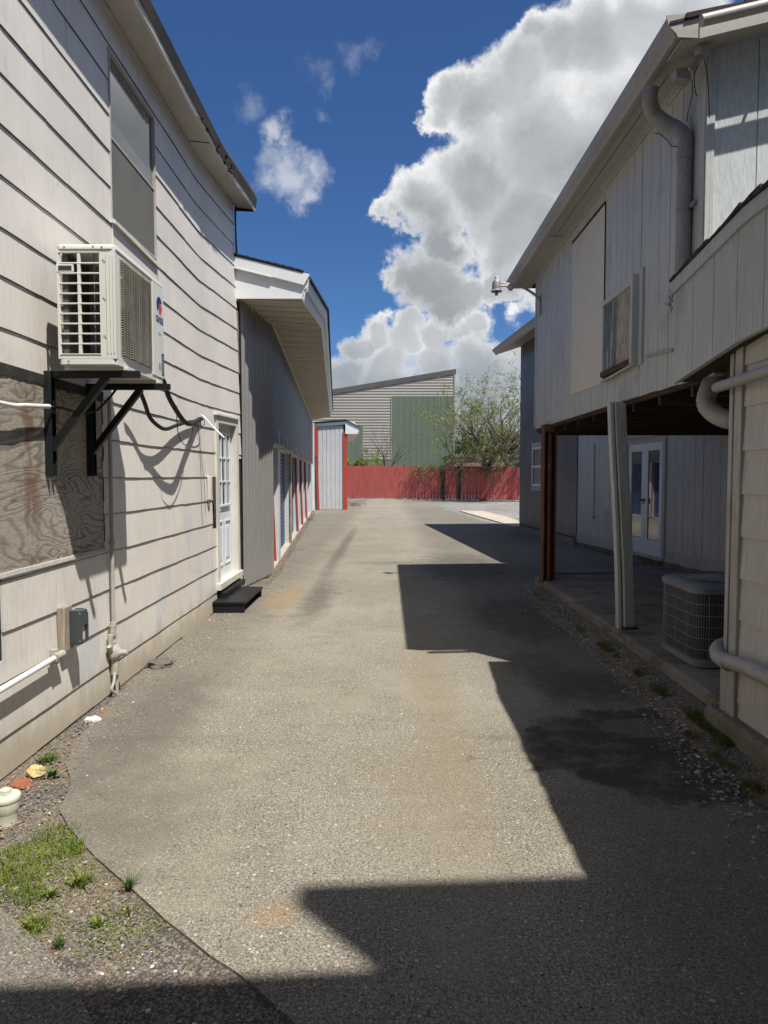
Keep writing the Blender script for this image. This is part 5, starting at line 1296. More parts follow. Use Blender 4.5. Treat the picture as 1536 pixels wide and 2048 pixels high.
# boarded window
q0 = PX(1213,612,X=XW-.02); q1 = PX(1277,563,X=XW-.02); q2 = PX(1277,716,X=XW-.02); q3 = PX(1213,748,X=XW-.02)
ym = q0.y+(q1.y-q0.y)*.42
bw = MB(); bw.box(XW-.09,XW-.012,q1.y-.055,q1.y,q2.z-.05,q1.z+.05); bw.box(XW-.05,XW-.012,q0.y,q0.y+.045,q3.z-.02,q0.z+.03); bw.box(XW-.055,XW-.012,q1.y-.0,q0.y+.045,q1.z,q1.z+.05)
bw.box(XW-.035,XW-.012,q1.y-.13,q1.y-.055,q2.z-.06,q1.z+.08)
bwo = bw.build('boarded_window','grey_siding',gb,bevel=.003)
m1 = MB(); m1.box(XW-.034,XW-.020,ym,q0.y,q3.z+.02,q1.z); m1.build('dark_board','osb_left',bwo)
m1 = MB(); m1.box(XW-.036,XW-.020,q1.y,ym,q3.z+.02,q1.z); m1.build('light_board','osb_right',bwo)
m1 = MB(); m1.box(XW-.075,XW-.012,q1.y-.02,q0.y,q3.z-.035,q3.z+.02); m1.build('window_sill','brown_sill',bwo,bevel=.004)
m1 = MB(); m1.prism([(XW-.07,q1.y-.06,q3.z-.05),(XW-.07,q0.y,q3.z-.085),(XW-.012,q0.y,q3.z-.075),(XW-.012,q1.y-.06,q3.z-.04)],(0,0,.018)); m1.build('sill_flashing','old_trim',bwo)
# eave
GX = 1.79
m1 = MB(); m1.box(1.86,XW+.02,YN-.20,10.92,ZS-.005,ZS+.012); m1.build('soffit','soffit_grey',gb)
m1 = MB(); m1.box(XW-.035,XW-.012,YN,YF,ZS-.045,ZS-.004); m1.box(XW-.055,XW-.035,YN,YF,ZS-.022,ZS-.004); m1.build('eave_moulding','old_trim',gb)
m1 = MB(); m1.box(1.88,XW-.1,8.55,8.556,ZS-.008,ZS-.004); m1.box(1.985,1.989,5.2,8.6,ZS-.008,ZS-.004); each(m1,'soffit_joint','dark_joist',gb)
prof = [(1.875,ZS-.035),(1.845,ZS-.035),(1.832,ZS-.01),(1.812,ZS+.012),(1.800,ZS+.03),(GX,ZS+.065),(GX-.004,ZS+.085),(GX+.006,ZS+.085),(1.812,ZS+.04),(1.85,ZS-.02),(1.875,ZS-.02)]
y0 = 4.70
m1 = MB(); ygs = [y0+ (10.95-y0)*k/16 for k in range(17)]
m1.loft([[(x+.004*mnoise.noise(Vector((y*1.1,0,0))),y,z+.006*mnoise.noise(Vector((y*.8,4,0)))) for x,z in prof] for y in ygs]); m1.build('gutter','gutter_paint',gb)
prof2 = [(1.99,ZS-.045),(1.855,ZS-.04),(1.84,ZS-.012),(1.815,ZS+.012),(1.795,ZS+.03),(GX-.01,ZS+.095),(1.99,ZS+.115)]
m1 = MB(); m1.prism([(x,y0-.008,z) for x,z in prof2],(0,.010,0)); m1.build('gutter_end_cap','gutter_paint',gb)
m1 = MB(); m1.box(1.876,1.892,y0,10.95,ZS-.03,ZS+.10); m1.build('fascia_board','gutter_paint',gb)
# front rake: soffit, fascia, round moulding with a gap behind it
sr = PX(1536,80.6,Y=YN); sq = PX(1417.5,109,Y=YN); rs_ = (sr.z-sq.z)/(sr.x-sq.x); 
def rkz(x): return ZS+.0+(x-XW)*rs_
m1 = MB(); rg=[[(x,YN-.20,rkz(x)),(x,YN+.03,rkz(x)),(x,YN+.03,rkz(x)+.015),(x,YN-.20,rkz(x)+.015)] for x in (1.88,7.6)]; m1.loft(rg); m1.build('rake_soffit','soffit_grey',gb)
m1 = MB(); rg=[[(x,YN-.215,rkz(x)-.015),(x,YN-.195,rkz(x)-.015),(x,YN-.195,rkz(x)+.115),(x,YN-.215,rkz(x)+.115)] for x in (1.99,7.6)]; m1.loft(rg); m1.build('rake_board','soffit_grey',gb)
m1 = MB(); m1.tube([(1.96,YN-.302,rkz(1.96)+.045),(7.6,YN-.302,rkz(7.6)+.045)],.036,14); 
for x in (2.6,3.6,4.6): m1.bar((x,YN-.28,rkz(x)+.045),(x,YN-.215,rkz(x)+.045),.02,.01)
m1.build('rake_pipe','gutter_paint',gb,True)
m1 = MB(); rg=[[(x,YN-.215,rkz(x)+.118),(x,11.0,rkz(x)+.118),(x,11.0,rkz(x)+.135),(x,YN-.215,rkz(x)+.135)] for x in (1.80,7.6)]; m1.loft(rg)
rnd = random.Random(2); x = 1.90
while x < 5: L_=rnd.uniform(.12,.25); zA=rkz(x)+.135; zB=rkz(x+L_)+.135; h=rnd.uniform(.006,.016); m1.hexa([(x,YN-.226,zA-.01),(x+L_,YN-.226,zB-.01),(x+L_,YN,zB-.01),(x,YN,zA-.01),(x,YN-.226,zA+h+.008),(x+L_,YN-.226,zB+h),(x+L_,YN,zB+h),(x,YN,zA+h+.008)]); x+=L_
m1.build('roof','shingle',gb)
m1 = MB(); rg=[]
m1.box(1.88,7.6,10.90,10.93,ZS,ZS+.1); m1.build('far_rake_board','dark_joist',gb)
# ceiling of the porch with joists
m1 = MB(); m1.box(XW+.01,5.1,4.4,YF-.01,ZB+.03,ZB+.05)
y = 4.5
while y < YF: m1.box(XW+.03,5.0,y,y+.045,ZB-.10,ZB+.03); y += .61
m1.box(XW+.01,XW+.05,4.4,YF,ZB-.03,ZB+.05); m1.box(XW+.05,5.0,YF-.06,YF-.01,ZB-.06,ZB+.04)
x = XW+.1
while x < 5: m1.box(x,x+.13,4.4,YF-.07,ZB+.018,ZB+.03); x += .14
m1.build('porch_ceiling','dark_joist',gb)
# ground floor wall (recessed) with french doors
m1 = MB(); rnd = random.Random(17); y = 4.6
def base(y): return .16+max(0,(16.2-y))*.014
while y < 16.2:
    wd = rnd.choice([.30,.30,.24,.36]); y2=min(y+wd,16.2)
    CBX(m1,y+.005,y2-.005,base(y)+.02*rnd.random()+.10,(2.45 if y<YF else 5.4),.0,.014+rnd.uniform(0,.004)); y=y2
CBX(m1,4.6,16.2,.14,5.4,-.02,.008); 
m1.build('ground_floor_wall','grey_siding',gb)
m1 = MB(); rg=[]
for k in range(60):
    y = 4.6+11.6*k/59; b0 = base(y); j=.03*mnoise.noise(Vector((y*3,0,0)))
    rg.append([(CX(y)-.03,y,b0-.06+j),(CX(y)-.024,y,b0+.13),(CX(y)-.002,y,b0+.13),(CX(y),y,b0-.06)])
m1.loft(rg); m1.build('base_board','old_trim',gb)
m1 = MB(); CBX(m1,4.6,16.2,-.03,.17,-.02,.02); m1.build('footing','curb_concrete',gb)
nA = Vector((1,.077,0)).normalized(); pA_ = (CX(12),12,0)
d0 = PX(1331,1118,n=nA,p=pA_); d1 = PX(1256,1104,n=nA,p=pA_); dt = PX(1331,880,n=nA,p=pA_)
ya, yb_ = d0.y, d1.y+.02; z0 = d0.z; z1 = min(dt.z, 2.22)
m1 = MB(); CBX(m1,ya-.02,ya+.08,z0-.02,z1+.08,.0,.05); CBX(m1,yb_-.08,yb_+.02,z0-.02,z1+.08,.0,.05); CBX(m1,ya+.08,yb_-.08,z1-.02,z1+.08,.0,.05); CBX(m1,ya-.05,yb_+.05,z1+.08,z1+.11,.0,.08); CBX(m1,ya,yb_,z0-.04,z0+.01,.0,.09)
m1.build('door_frame','old_trim',gb,bevel=.004)
ymid = (ya+yb_)/2
for (a,b) in ((ya+.08,ymid-.003),(ymid+.003,yb_-.08)):
    m1 = MB(); CBX(m1,a,a+.12,z0+.01,z1-.02,.0,.04); CBX(m1,b-.12,b,z0+.01,z1-.02,.0,.04); CBX(m1,a+.12,b-.12,z0+.01,z0+.28,.0,.04); CBX(m1,a+.12,b-.12,z1-.16,z1-.02,.0,.04)
    dl = m1.build('french_door','door_white',gb,bevel=.004)
    m1 = MB(); CBX(m1,a+.11,b-.11,z0+.27,z1-.15,.015,.022); m1.build('pane','door_glass',dl)
    m1 = MB(); c1 = ymid+(.05 if a > ymid else -.05); m1.box(CX(c1)-.09,CX(c1)-.03,c1-.012,c1+.012,z0+.95,z0+.98); m1.box(CX(c1)-.09,CX(c1)-.075,c1-.012,c1+.012,z0+.90,z0+1.0)
    m1.build('door_handle','lamp_metal',dl)
cpp = PX(1190,1032,n=nA,p=pA_); m1 = MB(); m1.tube([(CX(cpp.y)-.03,cpp.y,2.3),(CX(cpp.y)-.03,cpp.y,cpp.z)],.014,8); m1.lathe((CX(cpp.y)-.03,cpp.y,cpp.z-.03),[(.001,-.03),(.03,-.02),(.035,0),(.02,.025),(.001,.03)],10); m1.build('conduit','pipe_grey',gb,True)

# porch slab and curb
m1 = MB(); sx = 2.075
ys2 = [4.30+k*(9.95-4.30)/30 for k in range(31)]
rg=[[(sx+.012*mnoise.noise(Vector((y*2,1,0))),y,-.03),(sx+.012*mnoise.noise(Vector((y*2,1,0))),y,.185),(sx+.03,y,.20),(5.2,y,.20),(5.2,y,-.03)] for y in ys2]
rg.append([(2.6,11.0,-.03),(2.6,11.0,.05),(2.62,11.0,.06),(5.2,11.0,.12),(5.2,11.0,-.03)])
rg.append([(3.4,12.4,-.03),(3.4,12.4,.005),(3.42,12.4,.006),(5.2,12.4,.05),(5.2,12.4,-.03)])
m1.loft(rg); struct(m1.build('porch_slab','slab_concrete',None))
m1 = MB(); ys2=[-.6+k*(4.34+.6)/24 for k in range(25)]
rg=[]
for y in ys2:
    j=.014*mnoise.noise(Vector((y*3,5,0))); rg.append([(1.955+j*.7,y,-.03),(1.96+j*.7,y,.165+j*.5),(1.985+j*.7,y,.190),(2.3,y,.203),(2.3,y,-.03)])
m1.loft(rg); struct(m1.build('curb','curb_concrete',None))
m1 = MB(); m1.box(2.45,3.55,10.55,10.9,.085,.115); 
for k in range(24): m1.box(2.47+k*.045,2.49+k*.045,10.56,10.89,.115,.120)
ma = tag(m1.build('rubber_mat','black_steel',None,origin=(3,10.7,.09)),'ribbed black rubber mat lying on the porch slab behind the rusty post','mat')

# posts
def wpost():
    b = PX(1253,1256,Z=.20); t = PX(1238,800,Y=b.y+.03); 
    po = thing('timber_post','leaning pale timber porch post with peeling paint, near the metal condenser','post',(b.x,b.y,.2))
    m1 = MB(); rg=[]
    for k in range(13):
        u=k/12; c=Vector((b.x+(t.x-b.x)*u+.008*math.sin(u*5), b.y+(t.y-b.y)*u, .205+(ZB-.205)*u)); w_=.052+.003*mnoise.noise(Vector((u*6,0,0))); ang=R(18-10*u)
        ca,sa=math.cos(ang),math.sin(ang); rg.append([c+Vector((x*w_*ca-y*w_*sa,x*w_*sa+y*w_*ca,0)) for x,y in ((-1,-1),(1,-1),(1,1),(-1,1))])
    m1.loft(rg); m1.build('shaft','peeling_post',po,bevel=.006)
    m1 = MB(); rg=[]
    for k in range(9):
        u=k/8; c=Vector((b.x-.073+(t.x-b.x)*u+.008*math.sin(u*5),b.y-.005+(t.y-b.y)*u,.20+(ZB-.20)*u)); rg.append([c+Vector((x*.016,y*.045,0)) for x,y in ((-1,-1),(1,-1),(1,1),(-1,1))])
    m1.loft(rg); m1.build('side_plank','peeling_post',po,bevel=.004)
    m1 = MB(); m1.box(b.x-.05,b.x+.085,b.y-.075,b.y+.07,.200,.222); m1.build('rotten_foot','black_felt',po,bevel=.01)
wpost()
b = PX(1095,1160,Z=.20)
po = thing('steel_post','rusty red steel channel post at the far corner of the porch','post',(b.x,b.y,.2))
px_ = b.x; py2 = b.y
m1 = MB(); 
m1.box(px_-.085,px_-.070,py2-.10,py2+.10,.16,ZB-.0); m1.box(px_+.070,px_+.085,py2-.10,py2+.10,.16,ZB-.0); m1.box(px_-.07,px_+.07,py2-.006,py2+.006,.16,ZB)
m1.tube([(px_+.0,py2-.06,.16),(px_+.0,py2-.06,ZB-.10)],.030,10); m1.build('shaft','rust_red',po,bevel=.003)
m1 = MB(); m1.box(px_-.09,px_+.09,py2-.11,py2+.11,ZB-.01,ZB+.012); m1.box(px_-.087,px_+.087,py2-.108,py2-.095,ZB-.09,ZB-.01); m1.build('cap_plate','rust_red',po,bevel=.003)

# condenser on the slab
cx0,cx1,cy0,cy1,cz0,cz1 = 2.225,2.945,5.09,5.80,.21,.80
cu = thing('condenser_unit','dark grey square condenser with a wire cage, standing on the porch slab','condenser',(2.58,5.45,.2))
def ring(z,g=0,r=.11): return rr(cx0+g,cx1-g,cy0+g,cy1-g,z,r,6)
m1 = MB(); m1.loft([ring(cz0),ring(cz0+.045),ring(cz0+.05,.01)]); m1.build('base_pan','condenser_case',cu,True)
m1 = MB(); m1.loft([ring(cz0+.045,.03),ring(cz1-.05,.03)]); m1.build('coil','fan_plastic',cu,True)
m1 = MB(); m1.loft([ring(cz1-.055,-.004),ring(cz1-.02,-.008),ring(cz1,.01),ring(cz1+.018,.06),ring(cz1+.020,.09),ring(cz1+.010,.12)]); m1.build('top_cover','condenser_case',cu,True)
ccx,ccy = (cx0+cx1)/2,(cy0+cy1)/2
m1 = MB()
for k in range(17):
    r_ = .05+.25*k/16; z = cz1+.028+.018*(1-(r_/.3)**2); m1.tube([(ccx+r_*math.cos(a*math.pi/18),ccy+r_*math.sin(a*math.pi/18),z) for a in range(37)],.0025,5,caps=False)
for k in range(8):
    a=k*math.pi/4; m1.tube([(ccx+.04*math.cos(a),ccy+.04*math.sin(a),cz1+.048),(ccx+.31*math.cos(a),ccy+.31*math.sin(a),cz1+.024)],.004,6)
m1.lathe((ccx,ccy,cz1+.03),[(.06,0),(.06,.02),(.001,.025)],16); m1.build('fan_guard','condenser_case',cu,True)
m1 = MB(); base_ring = rr(cx0+.006,cx1-.006,cy0+.006,cy1-.006,0,.11,10)
per_pts = [Vector((p[0],p[1],0)) for p in base_ring]+[Vector((base_ring[0][0],base_ring[0][1],0))]
tot_=0; seg_=[]
for a,b in zip(per_pts,per_pts[1:]): seg_.append((a,b,tot_,(b-a).length)); tot_+=(b-a).length
def perp(s):
    for a,b,s0,l in seg_:
        if s0<=s<=s0+l: return a.lerp(b,(s-s0)/l if l else 0)
    return per_pts[-1]
nn_ = 150
for k in range(nn_):
    p=perp(tot_*k/nn_); r_ = .0035 if k%12==0 else .0016
    m1.tube([(p.x,p.y,cz0+.045),(p.x,p.y,cz1-.05)],r_,4,caps=False)
for k in range(1,6):
    z=cz0+.045+(cz1-.095-cz0)*k/6; m1.tube([(p.x,p.y,z) for p in per_pts],.003,5,caps=False)
m1.build('wire_cage','condenser_case',cu,True)

# round downpipe on the upper wall
dp = thing('downpipe','fat grey downpipe curving from the roof gutter to the upper wall of the grey building','downpipe',(2.09,5.1,3.0))
pts = [PX(1302,176,X=1.85),PX(1300,200,X=1.85),PX(1308,228,X=1.90),PX(1330,246,X=1.97),PX(1352,258,X=2.04),PX(1367,280,X=2.08)]
yv = PX(1369,350,X=2.085).y
pts[-1] = Vector((2.085,yv,pts[-1].z)); pts.append(Vector((2.085,yv,pts[-1].z-.12)))
pp = smooth_path(pts,10); rs = [.052+(.0022 if (i%3==0) else 0) for i in range(len(pp))]
m1 = MB(); m1.tube(pp,rs,20); m1.build('elbow','downpipe_paint',dp,True)
m1 = MB(); m1.tube([pp[-1]+Vector((0,0,.02)),(2.085,yv,2.93)],.0515,20); m1.tube([pp[-1]+Vector((0,0,-.02)),pp[-1]+Vector((0,0,.02))],.056,20); m1.build('pipe','downpipe_paint',dp,True)
zz = PX(1369,415,X=2.08).z
m1 = MB(); m1.tube([(2.085,yv,zz-.012),(2.085,yv,zz+.012)],.055,20); m1.box(2.10,2.145,yv-.13,yv-.02,zz-.012,zz+.012); m1.build('strap','downpipe_paint',dp,True)

# twin floodlight bracket at the corner, with loose wires
fl_ = PX(1403,105,X=2.06)
fo = thing('corner_fixture','old painted light fitting with loose wires under the corner of the roof','light fitting',tuple(fl_))
m1 = MB(); m1.lathe((fl_.x,fl_.y,fl_.z),[(.001,-.02),(.035,-.02),(.045,.0),(.045,.03),(.001,.035)],16); m1.build('round_box','downpipe_paint',fo,True)
a2 = PX(1378,138,X=1.98)
m1 = MB(); m1.tube([fl_+Vector((0,0,-.01)),a2],.012,10); m1.tube([fl_+Vector((.0,0.03,-.02)),a2+Vector((.03,.03,0))],.012,10); m1.build('arm','downpipe_paint',fo,True)
a3 = PX(1362,150,X=1.97)
m1 = MB(); m1.hexa([a3+Vector(q) for q in ((-.04,-.03,-.03),(.06,-.03,-.05),(.06,.06,-.05),(-.04,.06,-.03),(-.05,-.03,.03),(.05,-.03,.04),(.05,.06,.04),(-.05,.06,.03))]); m1.build('lamp_box','downpipe_paint',fo,bevel=.008)
m1 = MB()
m1.tube(smooth_path([PX(1400,118,X=2.08),PX(1389,150,X=2.06),PX(1390,180,X=2.07),PX(1394,193,X=2.08)]),.003,6)
m1.tube(smooth_path([PX(1408,118,X=2.09),PX(1414,145,X=2.11),PX(1418,200,X=2.12),PX(1419,236,X=2.12)]),.003,6)
m1.tube(smooth_path([PX(1384,160,X=2.02),PX(1384,190,X=2.06),PX(1376,225,X=2.10),PX(1373,245,X=2.11)]),.003,6)
each(m1,'loose_wire','rubber_hose',fo,True)
hose('loose_wire',[PX(1310,266,X=2.125),PX(1322,270,X=2.12),PX(1338,285,X=2.12),PX(1342,292,X=2.12),PX(1357,294,X=2.12)],.003,'rubber_hose','short frayed black wire on the upper wall left of the fat downpipe','wire')
hose('wall_conduit',[PX(1292,714,X=2.12),PX(1310,708,X=2.12),PX(1345,700,X=2.12)],.010,'pipe_grey','short pale conduit on the upper wall right of the boarded window','pipe')

# lamp on a curved arm
base_ = PX(1081,622,X=XW-.02); hy = base_.y
lampp = PX(993,569,Y=hy-.05)
sl2 = thing('barn_light','grey barn light on a curved arm at the far corner of the grey building','street light',tuple(base_))
m1 = MB(); m1.tube(smooth_path([base_,PX(1080,603,Y=hy-.0),PX(1070,590,Y=hy-.01),PX(1050,577,Y=hy-.02),PX(1033,571,Y=hy-.03),PX(1014,568,Y=hy-.04),lampp+Vector((.05,0,.02))]),.019,12); m1.build('arm','gutter_paint',sl2,True)
m1 = MB(); m1.box(base_.x-.03,base_.x+.02,hy-.05,hy+.05,base_.z-.05,base_.z+.03); bb2 = PX(1083,595,X=XW-.02); m1.tube([(base_.x-.04,hy,bb2.z-.02),(XW-.01,hy+.02,bb2.z)],.008,6); m1.box(XW-.03,XW-.012,hy,hy+.04,bb2.z-.05,bb2.z+.05); each(m1,'wall_plate','gutter_paint',sl2,bevel=.004)
c_ = lampp
m1 = MB(); m1.lathe(c_+Vector((0,0,-.10)),[(.075,-.0),(.082,.008),(.062,.03),(.060,.12),(.05,.145),(.03,.15)],24); m1.build('hood','lamp_metal',sl2,True)
m1 = MB(); m1.lathe(c_+Vector((0,0,.05)),[(.034,.0),(.034,.01),(.030,.015),(.030,.055),(.024,.062),(.001,.063)],18); m1.build('photocell','lamp_plastic',sl2,True)
m1 = MB(); m1.lathe(c_+Vector((0,0,-.15)),[(.001,0),(.022,.002),(.022,.06)],14); m1.build('bulb','lamp_metal',sl2,True)
m1 = MB(); m1.box(c_.x+.05,c_.x+.16,c_.y-.02,c_.y+.02,c_.z-.03,c_.z+.0); m1.build('neck','lamp_plastic',sl2,bevel=.004)

# ================================================================== RIGHT: NEAR LEAN-TO BUILDING
lt_ = thing('lean_to_building','near grey and cream building with a sloping shingled roof edge and square shingle siding','building',(2.3,2.0,0))
XA = 1.94
e_b0, e_b1 = PX(1347,767,X=XA), PX(1536,643,X=XA); e_f0, e_f1 = PX(1349,589.5,X=XA), PX(1536,405,X=XA); e_s0, e_s1 = PX(1342,571,X=XA), PX(1536,372,X=XA)
def lin(a,b,Y):
    Yq = Y if Y > 3.9 else 3.9+(Y-3.9)*.15
    return a.z+(b.z-a.z)*(Yq-a.y)/(b.y-a.y)
YL = 5.50; yfar = e_b0.y
m1 = MB(); y = yfar; rnd = random.Random(31); k = 0
while y > -.6:
    y2 = max(y-.285,-.6); g=.003
    m1.hexa([(XA-.0,y2+g,lin(e_b0,e_b1,y2)),(XA+.03,y2+g,lin(e_b0,e_b1,y2)),(XA+.03,y-g,lin(e_b0,e_b1,y)),(XA,y-g,lin(e_b0,e_b1,y)),(XA-.0,y2+g,lin(e_f0,e_f1,y2)+.03),(XA+.03,y2+g,lin(e_f0,e_f1,y2)+.03),(XA+.03,y-g,lin(e_f0,e_f1,y)+.03),(XA,y-g,lin(e_f0,e_f1,y)+.03)])
    y = y2
m1.loft([[(XA+.008,yy,lin(e_b0,e_b1,yy)+.004),(XA+.04,yy,lin(e_b0,e_b1,yy)+.004),(XA+.04,yy,lin(e_s0,e_s1,yy)),(XA+.008,yy,lin(e_s0,e_s1,yy))] for yy in (yfar-.003,3.9,-.6)])
m1.build('apron_wall','grey_siding',lt_)
m1 = MB(); m1.loft([[(XA-.022,yy,lin(e_f0,e_f1,yy)),(XA+.0,yy,lin(e_f0,e_f1,yy)),(XA+.0,yy,lin(e_s0,e_s1,yy)),(XA-.022,yy,lin(e_s0,e_s1,yy))] for yy in (yfar+.03,3.9,-.6)]); m1.build('rake_board','grey_siding',lt_)
m1 = MB(); m1.loft([[(XA-.03,yy,lin(e_s0,e_s1,yy)),(5.2,yy,lin(e_s0,e_s1,yy)),(5.2,yy,lin(e_s0,e_s1,yy)+.018),(XA-.03,yy,lin(e_s0,e_s1,yy)+.018)] for yy in (min(yfar+.03,4.88),3.9,-.6)])
m1.loft([[(XA-.03,yy,lin(e_s0,e_s1,yy)),(XW-.02,yy,lin(e_s0,e_s1,yy)),(XW-.02,yy,lin(e_s0,e_s1,yy)+.018),(XA-.03,yy,lin(e_s0,e_s1,yy)+.018)] for yy in (yfar+.03,4.885)])
y = yfar+.02
while y > -.5:
    L_=rnd.uniform(.07,.16); zA=lin(e_s0,e_s1,y); zB=lin(e_s0,e_s1,y-L_); h=rnd.uniform(.012,.026); o=rnd.uniform(.028,.042)
    m1.hexa([(XA-o,y-L_,zB),(XA+.3 if y<4.8 else XW-.03,y-L_,zB),(XA+.3 if y<4.8 else XW-.03,y,zA),(XA-o,y,zA),(XA-o,y-L_,zB+h+.012),(XA+.3 if y<4.8 else XW-.03,y-L_,zB+h+.012),(XA+.3 if y<4.8 else XW-.03,y,zA+h),(XA-o,y,zA+h)]); y-=L_
m1.build('roof','shingle',lt_)
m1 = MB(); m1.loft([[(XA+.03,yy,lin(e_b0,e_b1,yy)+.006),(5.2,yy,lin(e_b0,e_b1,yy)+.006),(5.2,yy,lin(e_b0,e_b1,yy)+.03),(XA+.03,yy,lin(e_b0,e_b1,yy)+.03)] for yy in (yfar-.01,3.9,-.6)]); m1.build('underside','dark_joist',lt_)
# lower wall with square shingles
XL = 2.05; YC = PX(1480,1300,X=XL).y
zl = [-1.46,-1.307,-1.066,-.82,-.58,-.338,-.09,.155,.405,.64,.90,1.15]
m1 = MB(); rnd = random.Random(8)
for i in range(len(zl)-1):
    y = YC; z0 = zl[i]+1.6; z1 = zl[i+1]+1.6
    y -= 0.0
    first=True
    while y > -.6:
        L_ = (rnd.uniform(.15,.6) if first else .61); first=False; y2=max(y-L_,-.6); dz=rnd.uniform(-.003,.003); t0=.012+rnd.uniform(0,.003)
        m1.loft([[(XL+.003,yy,z0-.01+dz),(XL-t0,yy,z0-.01+dz),(XL-.002,yy,z1+.008),(XL+.003,yy,z1+.008)] for yy in (y-.001,y2+.001)]); y=y2
m1.build('shingle_siding','near_shingle',lt_)
m1 = MB(); m1.box(XL+.002,5.2,-.6,YC+.02,.05,2.95)
m1.build('wall_core','dark_joist',lt_)
m1 = MB(); yc = YC
m1.box(XL-.028,XL+.02,yc,yc+.085,.17,2.6); each(m1,'corner_board','old_trim',lt_,bevel=.004)
m1 = MB(); m1.box(XL-.012,XL+.03,yc+.088,yc+.118,.21,2.33); m1.box(XL-.02,XL+.03,yc+.122,yc+.165,.21,2.33); each(m1,'corner_strip','old_trim',lt_,bevel=.004)
m1 = MB(); m1.box(XL+.03,4.9,yc+.10,yc+.16,.2,2.4); m1.build('far_wall','grey_siding',lt_)
m1 = MB(); m1.hexa([(XL-.03,yc-.005,.155),(XL+.03,yc-.005,.155),(XL+.03,yc+.17,.155),(XL-.03,yc+.17,.155),(XL-.035,yc-.004,.50),(XL+.03,yc-.004,.50),(XL+.03,yc+.165,.50),(XL-.033,yc+.165,.50)]); m1.build('rotten_post_foot','rotten_wood' if 'rotten_wood' in MATS else 'old_trim',lt_)

# pipes of the near building
p0 = PX(1434,775,X=1.97); p1 = PX(1536,742,X=1.97)
tp_ = thing('upper_wall_pipe','slim grey pipe running along the near right wall just under the roof apron','pipe',tuple(p0))
m1 = MB(); m1.tube([p0+Vector((.0,.0,0)),p0.lerp(p1,1.0),p0.lerp(p1,3.5)],.031,14); m1.lathe(p0,[(.0305,0),(.026,.018),(.012,.028),(.001,.03)],14,'Y'); m1.build('pipe','pipe_grey',tp_,True)
bp = thing('lower_wall_pipe','thick grey drain pipe wrapping the near right corner above the curb','pipe',(2.05,4.4,.5))
z_ = PX(1430,1312,X=1.95).z; yb3 = YC+.10; XP = 1.975
q1 = PX(1536,1356,X=XP)
pts = [(2.34,yb3+.17,z_+.06),(2.18,yb3+.18,z_+.045),(2.05,yb3+.15,z_+.02),(1.99,yb3+.05,z_+.0),(XP,yb3-.06,z_-.01),(XP,q1.y,q1.z),(XP,q1.y-1.5,q1.z-.04),(XP,.2,q1.z-.12)]
m1 = MB(); m1.tube(smooth_path(pts,8),.043,20); m1.build('pipe','pipe_grey',bp,True)
m1 = MB(); m1.tube([(XP,yb3-.13,z_-.012),(XP,yb3-.05,z_-.009)],.047,20); m1.build('collar','pipe_grey',bp,True)
# tin elbow under the apron end
eb = thing('tin_elbow','pleated sheet-metal elbow and box hanging under the far end of the roof apron','duct',tuple(PX(1415,770,X=2.2)))
c0 = PX(1404,752,X=2.14); c1 = PX(1440,752,X=2.14)
m1 = MB(); za=c0.z; xx=2.13
m1.hexa([(xx-.03,c1.y+.0,za-.03),(xx+.16,c1.y,za-.03),(xx+.16,c0.y+.02,za-.03),(xx-.03,c0.y+.02,za-.03),(xx-.055,c1.y-.02,za+.07),(xx+.2,c1.y-.02,za+.07),(xx+.2,c0.y+.05,za+.07),(xx-.055,c0.y+.05,za+.07)]); m1.build('box','pipe_grey',eb,bevel=.004)
ym2 = (c0.y+c1.y)/2
pts = [Vector((xx+.03,ym2,za-.02)),PX(1412,800,Y=ym2-.02),PX(1424,823,Y=ym2-.08),PX(1446,836,Y=ym2-.16),PX(1470,842,Y=ym2-.22)]
pp = smooth_path(pts,9); m1 = MB(); m1.tube(pp,[.058+(.003 if i%2 else 0) for i in range(len(pp))],20); m1.build('elbow','pipe_grey',eb,True)
# torn metal flashing at apron end
fp = PX(1340,588,X=XA-.02); m1 = MB(); rnd = random.Random(77)
for k in range(6):
    z = fp.z+.03-k*.022; m1.bar(fp+Vector((-.01+rnd.uniform(-.01,.01),rnd.uniform(-.02,.03),z-fp.z)),fp+Vector((.01,rnd.uniform(-.03,.02),z-fp.z-.045)),.018,.008)
tag(m1.build('torn_flashing','old_trim',None,origin=tuple(fp)),'crumpled strip of torn flashing at the low end of the shingled roof edge','flashing')

# ================================================================== BUILDING BEHIND THE CAMERA (throws the shadow across the foreground)
bhd = thing('street_building','plain plastered building closing the alley behind the viewer','building',(0,-4,0))
m1 = MB(); SK = lambda x: -.55+.07*(x-2.0)
m1.hexa([(-12,-9,0),(12,-9,0),(12,SK(12),0),(-12,SK(-12),0),(-12,-9,6.8),(12,-9,6.8),(12,SK(12),6.8),(-12,SK(-12),6.8)]); m1.build('wall','street_plaster',bhd)
m1 = MB(); m1.hexa([(x,SK(x)+d,z) for z in (6.84,7.98) for x,d in ((2.502,-.11),(12,-.11),(12,.02),(2.502,.02))]); m1.build('false_front','street_plaster',bhd)
m1 = MB(); m1.hexa([(x,SK(x)+d,z) for z in (0,2.1) for x,d in ((-.6,-.02),(.5,-.02),(.5,.03),(-.6,.03))]); m1.build('door','grey_steel',bhd)
m1 = MB(); m1.hexa([(x,SK(x)+d,z) for z in (6.80,6.84) for x,d in ((-12,-.11),(12,-.11),(12,.015),(-12,.015))]); m1.build('coping','jamb_white',bhd)

